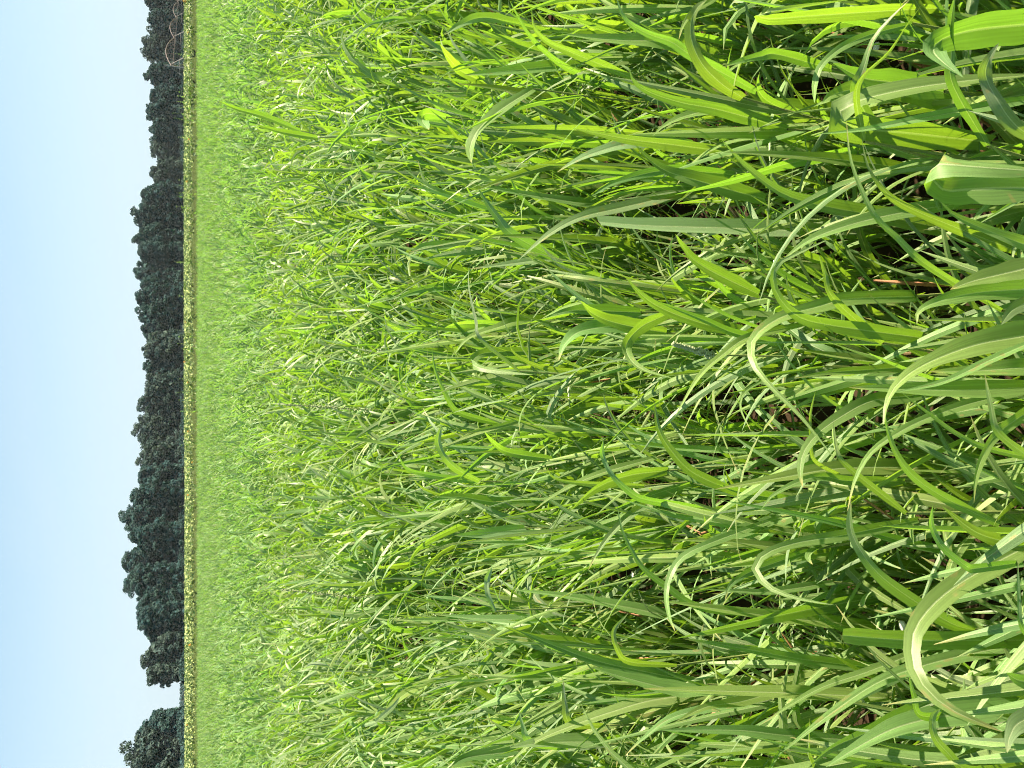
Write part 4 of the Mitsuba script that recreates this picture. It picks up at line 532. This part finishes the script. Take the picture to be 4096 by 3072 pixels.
# ---- dry reddish stalk pieces, and small white flecks set on thin stems
STALK = [(2610, 2633, 1.6), (3165, 2585, .3), (3065, 2600, 1.7), (3375, 150, 1.2), (3660, 195, .1), (2480, 500, .4), (3740, 450, 2.0), (3190, 570, 1.0), (2770, 1470, .2), (2500, 2450, 1.4), (2760, 2110, 1.1), (3490, 2720, .8), (2880, 2850, 1.7), (3820, 2510, .4), (3155, 3030, .2), (3600, 1130, 1.5), (3930, 600, .9), (3230, 1390, 1.8), (3520, 2040, 1.0), (2330, 1490, .3)]
for k, (px, py, a) in enumerate(sorted(STALK)):
    key = numbered('dry_stalk')
    c = ray(px, py, z=.34 + .12 * rng.random()); r = rng.uniform(.0028, .0042); l = rng.uniform(.03, .06)
    d = np.array([math.cos(a), math.sin(a) * .4, .7])
    d /= np.linalg.norm(d)
    root = np.array([c[0] + rng.normal(0, .02), c[1] + .03, 0])
    v, f, _ = tube([root, root * .35 + c * .65 - [0, 0, .05], c - d * l, c, c + d * l], [r, r, r * 1.0, r * .9, r * .5], 7)
    put(key, (v, f, None), 'straw_skin')
    say(key, f'broken dry reddish stalk among the green blades, {nth(k)} from the left of the photo', 'dry stalk', 'dry reddish stalks between the grass')
STONE = [(3505, 190), (3102, 1053), (3860, 1537), (3890, 2940), (2530, 2300), (3610, 2505), (2095, 1290)]
import trimesh
for k, (px, py) in enumerate(sorted(STONE)):
    key = numbered('white_fleck')
    c = ray(px, py, z=.42)
    m = trimesh.creation.icosphere(2, .007)
    m.vertices *= np.array([1.4, 1, .5]) * (0.7 + .6 * meshkit.noise(m.vertices * 200 + k * 7)[:, None])
    a = tube([[c[0] + .01, c[1] + .01, 0], [c[0] + .012, c[1], .2], c], [.0016, .0014, .001], 5)
    put(key + '__fleck_stem', a, 'stem_skin')
    put(key + '__flower', (m.vertices + c, m.faces, None), 'stone_skin')
    say(key, f'small white fleck on a thin stem between the blades, {nth(k)} from the left', 'flower', 'small white flecks in the grass')

# ---- seed heads
def panicle(key, base, tip, r, n, rng, label):
    base, tip = np.array(base), np.array(tip)
    p = np.linspace([base[0], base[1], -.01], base, 5)
    put(key + '__stem', tube(np.vstack([p, np.linspace(base, tip, 5)[1:]]), np.linspace(.0028, .001, 9), 6), 'stem_skin')
    ax = (tip - base); V = []
    seed = trimesh.creation.icosphere(1, 1.0)
    s = rng.random(n); off = rng.normal(0, 1, (n, 3)); off /= np.linalg.norm(off, axis=1, keepdims=True)
    for a, o in zip(s, off):
        c = base + ax * a + o * r * (1 - .7 * a) * rng.uniform(.3, 1)
        R = trimesh.transformations.rotation_matrix(rng.uniform(0, 3), o)[:3, :3]
        V.append(((seed.vertices * [.0018, .0018, .0042]) @ R.T + c, seed.faces, None))
    put(key + '__seed_head', cat(V), 'seed_skin')
    for k in range(4):
        b = p[-1] * (.25 + .17 * k)
        b[:2] = base[:2]
        put(leaf_name(key, k), ribbons(b[None], [rng.uniform(0, 6.28)], [.2], [rng.uniform(.7, 1.5)], [rng.uniform(.25, .4)], [rng.uniform(.012, .02)], [rng.normal(0, .5)], rng, 12, 3), 'blade')
    say(key, label, 'grass')
panicle(numbered('seeding_grass'), ray(2850, 1420, y=1.15), ray(2690, 1375, y=1.12), .008, 260, rng, 'grass plant with a pale green bristly seed spike, right of centre')
panicle(numbered('seeding_grass'), ray(1480, 1640, y=3.2), ray(1140, 1617, y=3.2), .013, 150, rng, 'tall grass plant with a loose whitish seed head, left of centre')
panicle(numbered('seeding_grass'), ray(1430, 2390, y=3.2), ray(1125, 2358, y=3.2), .013, 150, rng, 'tall grass plant with a loose pale green seed head, lower left of the grass')

# ---------------------------------------------------------------- the taller leafy crop beyond the grass
def leaf_cards(C, size, N, rng, aspect=0.62):
    """Small folded leaves (four triangles) about the points C, facing about N."""
    n = len(C)
    N = N / np.linalg.norm(N, axis=1, keepdims=True)
    a = np.cross(N, rng.normal(0, 1, (n, 3))); a /= np.linalg.norm(a, axis=1, keepdims=True); b = np.cross(N, a)
    size = np.broadcast_to(size, (n,))[:, None]
    v = np.stack([C - a * size * .5, C - b * size * aspect * .5 + N * size * .12, C + b * size * aspect * .5 + N * size * .12, C + a * size * .5], 1)
    i = (np.arange(n) * 4)[:, None]
    f = np.concatenate([i + [0, 1, 3], i + [0, 3, 2]])
    u = np.zeros((n, 4, 2)); u[..., 0] = (rng.integers(0, 4000, n))[:, None] + np.array([.1, .3, .7, .9]); u[..., 1] = np.array([0, .5, .5, .9])
    return v.reshape(-1, 3), f, u.reshape(-1, 2)

def crop_height(x, y):
    p = np.stack([x, y, 0 * x], -1)
    return 1.36 + 0.16 * (meshkit.noise(p * .35, 9) - .5) + .24 * (meshkit.noise(p * 1.1, 4) - .5) - 0.10 * np.clip(-(x + 2) / 14, 0, 1)
def crop_rows(rng, y0, y1, per_m2, size, shell):
    n = int((y1 - y0) * (y1 * 1.15 + 16) * per_m2)
    y = rng.uniform(y0, y1, n); x = rng.uniform(-.575, .575, n) * (y1 + 14)
    h = crop_height(x, y)
    z = h * (1 - shell * rng.random(n) ** 1.6) + rng.normal(0, .04, n)
    y = y + np.where(y < y0 + .5, meshkit.noise(np.stack([x * 1.7, 0 * x, z], -1), 3) * .5, 0)
    keep = (z > h - .30) | (meshkit.noise(np.stack([x * 1.6, y * .3, z * 2.2], -1), 6) > .52)
    x, y, z = x[keep], y[keep], z[keep]; n = len(x)
    N = np.stack([rng.normal(0, .6, n), rng.normal(-.25, .6, n), rng.uniform(.3, 1.2, n)], -1)
    return leaf_cards(np.stack([x, y, z], -1), rng.uniform(size * .7, size * 1.3, n), N, rng, .7)
y0 = FIELD_END + .6
tops = [crop_rows(rng, y0, y0 + 1.2, 20, .13, .25), crop_rows(rng, y0 + 1.2, y0 + 8, 9, .15, .05), crop_rows(rng, y0 + 8, 95, 4, .16, .03), crop_rows(rng, 95, 165, 1.4, .30, .03)]
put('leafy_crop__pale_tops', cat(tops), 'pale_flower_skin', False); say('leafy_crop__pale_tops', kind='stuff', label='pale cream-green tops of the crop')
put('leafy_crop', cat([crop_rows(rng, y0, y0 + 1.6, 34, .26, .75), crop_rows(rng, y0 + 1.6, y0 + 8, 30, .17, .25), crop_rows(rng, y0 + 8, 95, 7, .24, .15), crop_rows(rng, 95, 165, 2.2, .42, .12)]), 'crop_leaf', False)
say('leafy_crop', 'pale leafy crop in a band beyond the grass field', 'crop', kind='stuff')
# stems of its front row
x = rng.uniform(-34, 34, 420)
sv = [tube([[a, y0 + .3 + rng.random() * .5, 0], [a + rng.normal(0, .05), y0 + .4 + rng.random() * .3, 1.15]], [.012, .007], 4) for a in x]
put('leafy_crop__stems', cat(sv), 'stem_skin'); say('leafy_crop__stems', kind='stuff')

# tall weeds that stand up out of it
WEEDS = [(212, 690, 50), (365, 700, 52), (382, 705, 40), (405, 703, 30), (430, 712, 30), (452, 692, 55), (474, 694, 60), (548, 712, 36), (720, 712, 40), (742, 712, 44), (770, 705, 50), (783, 697, 60), (825, 700, 50), (845, 720, 30), (1047, 697, 46), (1183, 708, 44), (1346, 712, 30), (1374, 712, 30), (1395, 725, 24), (1515, 718, 30), (1570, 704, 40), (1600, 714, 40), (1645, 720, 30), (1780, 722, 26), (1870, 722, 24), (2026, 720, 20)]
weed_no = 0
for py, px, hgt in WEEDS:
    key = numbered('tall_weed')
    yy = y0 + rng.uniform(.0, .9)
    t = ray(px, py, y=yy); b = np.array([t[0] + rng.normal(0, .08), yy, 0])
    pth = np.linspace(b, t, 7); pth[:, 0] += .06 * np.sin(np.linspace(0, 3, 7))
    put(key + '__stem', tube(pth, np.linspace(.022, .008, 7), 5), 'stem_skin')
    n = 12; s = rng.uniform(.35, 1, n)
    c = b + (t - b) * s[:, None]
    for j in range(n):
        put(leaf_name(key, j), ribbons(c[j:j+1], rng.uniform(0, 6.28, 1), rng.uniform(.4, .9, 1), rng.uniform(1, 2.0, 1), (.5 * (1.15 - s[j:j+1])), .11 * (1.2 - s[j:j+1] * .8), rng.normal(0, .5, 1), rng, 5, 2), 'far_blade')
    say(key, f'tall thin green weed above the pale crop band, {nth(weed_no)} from the top of the photo', 'weed', 'tall weeds in the crop band'); weed_no += 1
FLOWERS = [(1726, 752, .09), (1850, 768, .07), (1980, 752, .09), (2580, 760, .11), (726, 747, .09), (1447, 738, .08), (557, 756, .08), (1288, 742, .06), (4, 738, .14), (2900, 748, .08), (1530, 750, .07), (130, 752, .06)]
for flower_no, (py, px, r) in enumerate(sorted(FLOWERS)):
    key = numbered('orange_flower')
    c = ray(px, py, y=y0 - .12)
    put(key + '__stem', tube([[c[0], y0 + .1, 0], [c[0] + .02, y0, c[2] * .6], c + [0, .02, 0]], [.01, .008, .006], 5), 'stem_skin')
    k = 11; az = np.arange(k) * 2 * np.pi / k
    pv, pf, _ = leaf_cards(c + np.stack([np.cos(az), 0 * az - .3, np.sin(az)], -1) * r * .55, r * .9, np.stack([np.cos(az) * .5, 0 * az - 1, np.sin(az) * .5], -1), rng, .6)
    m = trimesh.creation.icosphere(1, r * .35)
    put(key + '__petals', (pv, pf, None), 'flower_skin', False)
    put(key + '__flower_centre', (m.vertices * [1, .5, 1] + c, m.faces, None), 'pale_flower_skin')
    say(key, f'orange flower head in the pale crop band, {nth(flower_no)} from the top of the photo', 'flower', 'orange flowers in the crop band')

# ---------------------------------------------------------------- the irrigation machine
A0, DIR = np.array([45.4, 120.0]), np.array([0.460, 0.888])
DIR = DIR / np.linalg.norm(DIR); SIDE = np.array([DIR[1], -DIR[0]])
def on_line(s, side=0, z=0):
    q = A0 + DIR * s + SIDE * side
    return np.array([q[0], q[1], z])
key = 'irrigation_machine'
STOPS = [0, 43, 97, 168, 256]
say(key, 'long wheeled irrigation machine with arched rusty pipe spans before the trees, top left corner', 'irrigation machine')
def piece(name): return key + '__' + numbered(name)
for i in range(len(STOPS) - 1):
    a, b = STOPS[i], STOPS[i + 1]
    s = np.linspace(a, b, 25); q = (s - a) / (b - a)
    zz = 3.2 + 1.05 * 4 * q * (1 - q)
    sp = piece('pipe_span')
    put(sp, tube([on_line(u, 0, z) for u, z in zip(s, zz)], .08, 8), 'rusty_pipe')
    for side in (-.9, .9):
        put(sp + '__truss_rod' + ('' if side < 0 else '_001'), tube([on_line(u, side * math.sin(math.pi * w), z - 1.25 * math.sin(math.pi * w) ** .6) for u, w, z in zip(s, q, zz)], .018, 5), 'rusty_pipe')
    br = []
    for j in range(3, 23, 3):
        for side in (-.9, .9):
            w = q[j]; e = on_line(s[j], side * math.sin(math.pi * w), zz[j] - 1.25 * math.sin(math.pi * w) ** .6)
            br += [tube([on_line(s[j - 2], 0, zz[j - 2]), e], .014, 4), tube([on_line(s[min(j + 2, 24)], 0, zz[min(j + 2, 24)]), e], .014, 4)]
    for n_, bb in enumerate(br): put(sp + '__brace' + (f'_{n_:03d}' if n_ else ''), bb, 'rusty_pipe')
for i, s in enumerate(STOPS):
    tw = piece('tower')
    legs = [tube([on_line(s, sd * .25, 3.2), on_line(s + da, sd * 1.9, .75)], .03, 6) for sd in (-1, 1) for da in (-.7, .7)]
    put(tw, cat([tube([on_line(s, -2.2, .75), on_line(s, 2.2, .75)], .09, 6), tube([on_line(s, -1.1, 2.1), on_line(s, 1.1, 2.1)], .05, 6)]), 'galvanised')
    for n_, l in enumerate(legs): put(tw + '__leg' + (f'_{n_:03d}' if n_ else ''), l, 'galvanised')
    if i == 0:
        put(tw + '__end_post', tube([on_line(s - .4, 0, .6), on_line(s - .4, 0, 4.1)], .085, 8), 'galvanised')
        put(tw + '__end_stay', tube([on_line(s - .4, 0, 3.2), on_line(s + 7, 0, .3)], .06, 6), 'galvanised')
    for n_, sd in enumerate((-2.1, 2.1)):
        w_ = trimesh.creation.torus(.55, .16, 24, 10)
        R = np.array([[SIDE[0], DIR[0], 0], [SIDE[1], DIR[1], 0], [0, 0, 1.0]])
        vv = w_.vertices[:, [0, 2, 1]] @ R.T + on_line(s, sd, .70)
        put(tw + '__wheel' + (f'_{n_:03d}' if n_ else ''), (vv, w_.faces, None), 'rubber')

# ---------------------------------------------------------------- the trees
#        py   half  top  kind  (pixels of the photograph: place along the skyline, half width, top of the crown)
TREES = [(-80, 70, 585, 0), (15, 60, 579, 0), (95, 52, 592, 0), (200, 78, 574, 1), (315, 58, 576, 0), (400, 46, 602, 0), (468, 52, 588, 0), (535, 42, 596, 0), (610, 78, 611, 1), (700, 62, 611, 1),
         (795, 62, 574, 0), (885, 82, 537, 0), (965, 48, 534, 0), (1010, 46, 552, 0), (1048, 50, 570, 0), (1100, 58, 540, 0), (1148, 46, 560, 0), (1190, 46, 547, 0), (1226, 46, 558, 0), (1262, 64, 546, 0), (1325, 50, 574, 0), (1390, 74, 568, 1), (1470, 52, 582, 0),
         (1545, 62, 585, 1), (1625, 76, 552, 1), (1722, 80, 526, 1), (1830, 76, 547, 1), (1908, 56, 549, 0), (1970, 52, 521, 0), (2048, 80, 494, 0), (2140, 62, 515, 0), (2222, 76, 494, 0), (2312, 70, 502, 0),
         (2390, 58, 540, 0), (2460, 52, 551, 0), (2520, 48, 583, 0), (2612, 68, 567, 1), (2682, 36, 592, 1), (2870, 44, 596, 0), (2905, 50, 560, 0), (2990, 112, 502, 1), (3110, 80, 520, 0), (3230, 90, 540, 0)]
TREE_WORDS = {0: 'dark green bushy tree', 1: 'grey-green rounded tree'}
def where(py): return min(5, int(py // 600))
def build_tree(py, half, top, kind, k, rng):
    D = 168 + (3072 - py) / 3072 * 185 + rng.uniform(-6, 6) + (10 if half > 75 else 0)
    tp = ray(top, py, y=D)
    cx, H, rad = ray(733, py, y=D)[0], tp[2] * 1.05, half / 3077 * D * .92 * 1.36
    key = numbered('tree')
    th = H * .55
    trunk = [tube([[cx, D, -.1], [cx + rng.normal(0, .2), D, th * .5], [cx + rng.normal(0, .4), D + rng.normal(0, .3), th]], [.38, .28, .16], 8)]
    put(key + '__trunk', trunk[0], 'bark')
    for j in range(4):
        a = rng.uniform(0, 6.28); z0 = rng.uniform(.25, .5) * H
        put(key + '__limb' + (f'_{j:03d}' if j else ''), tube([[cx, D, z0], [cx + .35 * rad * math.cos(a), D + .35 * rad * math.sin(a), z0 + .13 * H], [cx + .7 * rad * math.cos(a), D + .7 * rad * math.sin(a), z0 + .27 * H]], [.16, .11, .05], 6), 'bark')
    # clumps of leaves through the crown's volume
    # boughs first: a dozen or so rounded masses standing out of the crown, each carrying many leaf clumps
    nl = int(11 + rad * 2.2)
    hl = rng.uniform(.10, .93, nl); hl[0] = .90
    prof = np.sqrt(np.clip(1 - np.clip((hl - .35) / .68, 0, 1) ** 2, 0, 1)) * np.clip(.80 + hl, 0, 1)
    al = rng.uniform(0, 6.28, nl)
    rl = prof * rad * rng.uniform(.30, .68, nl); rl[0] *= .3; rl *= np.where(hl > .8, .75, 1)
    lr = (0.25 * rad + .6) * rng.uniform(.7, 1.35, nl)
    B = np.stack([cx + rl * np.cos(al), D + rl * np.sin(al) * .8, np.maximum(hl * H - lr * .6, lr * .5)], -1)
    nc = int(120 + rad * 20)
    w = rng.integers(0, nl, nc)
    o = rng.normal(0, 1, (nc, 3)); o[:, 2] += .25; o /= np.linalg.norm(o, axis=1, keepdims=True)
    C = B[w] + o * (lr[w] * rng.uniform(.40, 1.0, nc) ** .7)[:, None]
    C[:, 2] = np.clip(C[:, 2], .6, H * 1.01)
    cr = rng.uniform(.6, 1.3, nc) * (0.05 * rad + .55)
    V = []
    per = (52 * (cr / cr.mean()) ** 2).astype(int) + 14
    idx = np.repeat(np.arange(nc), per); n = len(idx)
    d = rng.normal(0, 1, (n, 3)); d[:, 2] += .35; d /= np.linalg.norm(d, axis=1, keepdims=True)
    q = cr[idx][:, None] * rng.uniform(.45, 1.08, n)[:, None] ** .6
    pos = C[idx] + d * q * [1.1, 1.1, .8]
    N = d + rng.normal(0, .45, (n, 3))
    # leaves and twigs deep inside the crown
    m = 1600
    hi = rng.uniform(.03, .80, m); ri = np.sqrt(np.clip(1 - np.clip((hi - .45) / .55, 0, 1) ** 2, 0, 1)) * np.clip(.80 + hi, 0, 1) * rad * .62 * np.sqrt(rng.random(m)); ai = rng.uniform(0, 6.28, m)
    pos = np.vstack([pos, np.stack([cx + ri * np.cos(ai), D + ri * np.sin(ai) * .8, hi * H], -1)]); N = np.vstack([N, rng.normal(0, 1, (m, 3))])
    idx = np.concatenate([idx, rng.integers(0, nc, m)]); n += m
    size = rng.uniform(.36, .68, n) * (1 if D < 260 else 1.3)
    size[-m:] *= 2.6
    u = leaf_cards(pos, size, N, rng, .75)
    # each clump keeps one tone
    uu = u[2].reshape(n, 4, 2); uu[..., 0] = (C[idx, 0] * 7 + C[idx, 2] * 13).astype(int)[:, None] % 3900 + np.array([.1, .3, .7, .9])
    put(key + '__crown', (u[0], u[1], uu.reshape(-1, 2)), ('tree_leaf', 'olive_leaf')[kind], False)
    return key
trees = []
for k, (py, half, top, kind) in enumerate(TREES):
    trees.append((build_tree(py, half, top, kind, k, rng), py, half, top, kind))
NAMED = {200: 'smooth rounded tree behind the first arch of the irrigation machine', 610: 'low flat olive-green tree in the dip of the tree line', 885: 'tall broad dark tree beside the dip of the tree line', 2048: 'tall domed tree at the highest stretch of the tree line',
         2222: 'tall dark tree next after the dome at the highest stretch of the tree line', 2612: 'last rounded tree before the gap in the tree line', 2682: 'small ragged tree leaning into the gap in the tree line', 2990: 'big lone rounded tree beyond the gap, bottom left of the photo',
         2870: 'small dark tree on the gap side of the big lone tree', 1722: 'wide grey-olive tree with a high crown in the middle of the tree line', 315: 'dark ragged tree just past the near end of the irrigation machine'}
for tree_no, (key, py, half, top, kind) in enumerate(trees):
    if py in NAMED: say(key, NAMED[py], 'tree')
    else: say(key, TREE_WORDS[kind] + f', {nth(tree_no)} in the tree line from the top of the photo', 'tree', ('dark' if kind == 0 else 'grey-green') + ' trees of the tree line')
# dark scrub under the trees
n = 26000
py = rng.uniform(-300, 3300, n); py = np.where((py > 2720) & (py < 2840), py - 300, py)
D = 166 + (3072 - py) / 3072 * 185 + rng.uniform(-3, 4, n)
z = rng.uniform(.1, 1, n) ** 1.3 * (1.5 + 1.5 * meshkit.noise(np.stack([py * .012, 0 * py, 0 * py], -1), 4))
put('hedge_scrub', leaf_cards(np.stack([(1536 - py) / 3077 * D * .9196, D, z], -1), rng.uniform(.35, .7, n), rng.normal(0, 1, (n, 3)) + [0, -.4, .5], rng, .7), 'tree_leaf', False)
say('hedge_scrub', 'dark low scrub along the foot of the tree line', 'scrub', kind='stuff')
# a far wood, seen only through the gap
n = 16000
x = rng.uniform(-420, 260, n); z = rng.uniform(0, 1, n) * (2.2 + 2 * meshkit.noise(np.stack([x * .03, 0 * x, 0 * x], -1), 8))
put('far_wood', leaf_cards(np.stack([x, 470 + rng.uniform(0, 10, n), z], -1), rng.uniform(1.0, 2.2, n), rng.normal(0, 1, (n, 3)) + [0, -.4, .5], rng, .7), 'tree_leaf', False)
say('far_wood', 'faint blue-green wood on the horizon in the gap between the trees', 'wood', kind='stuff')
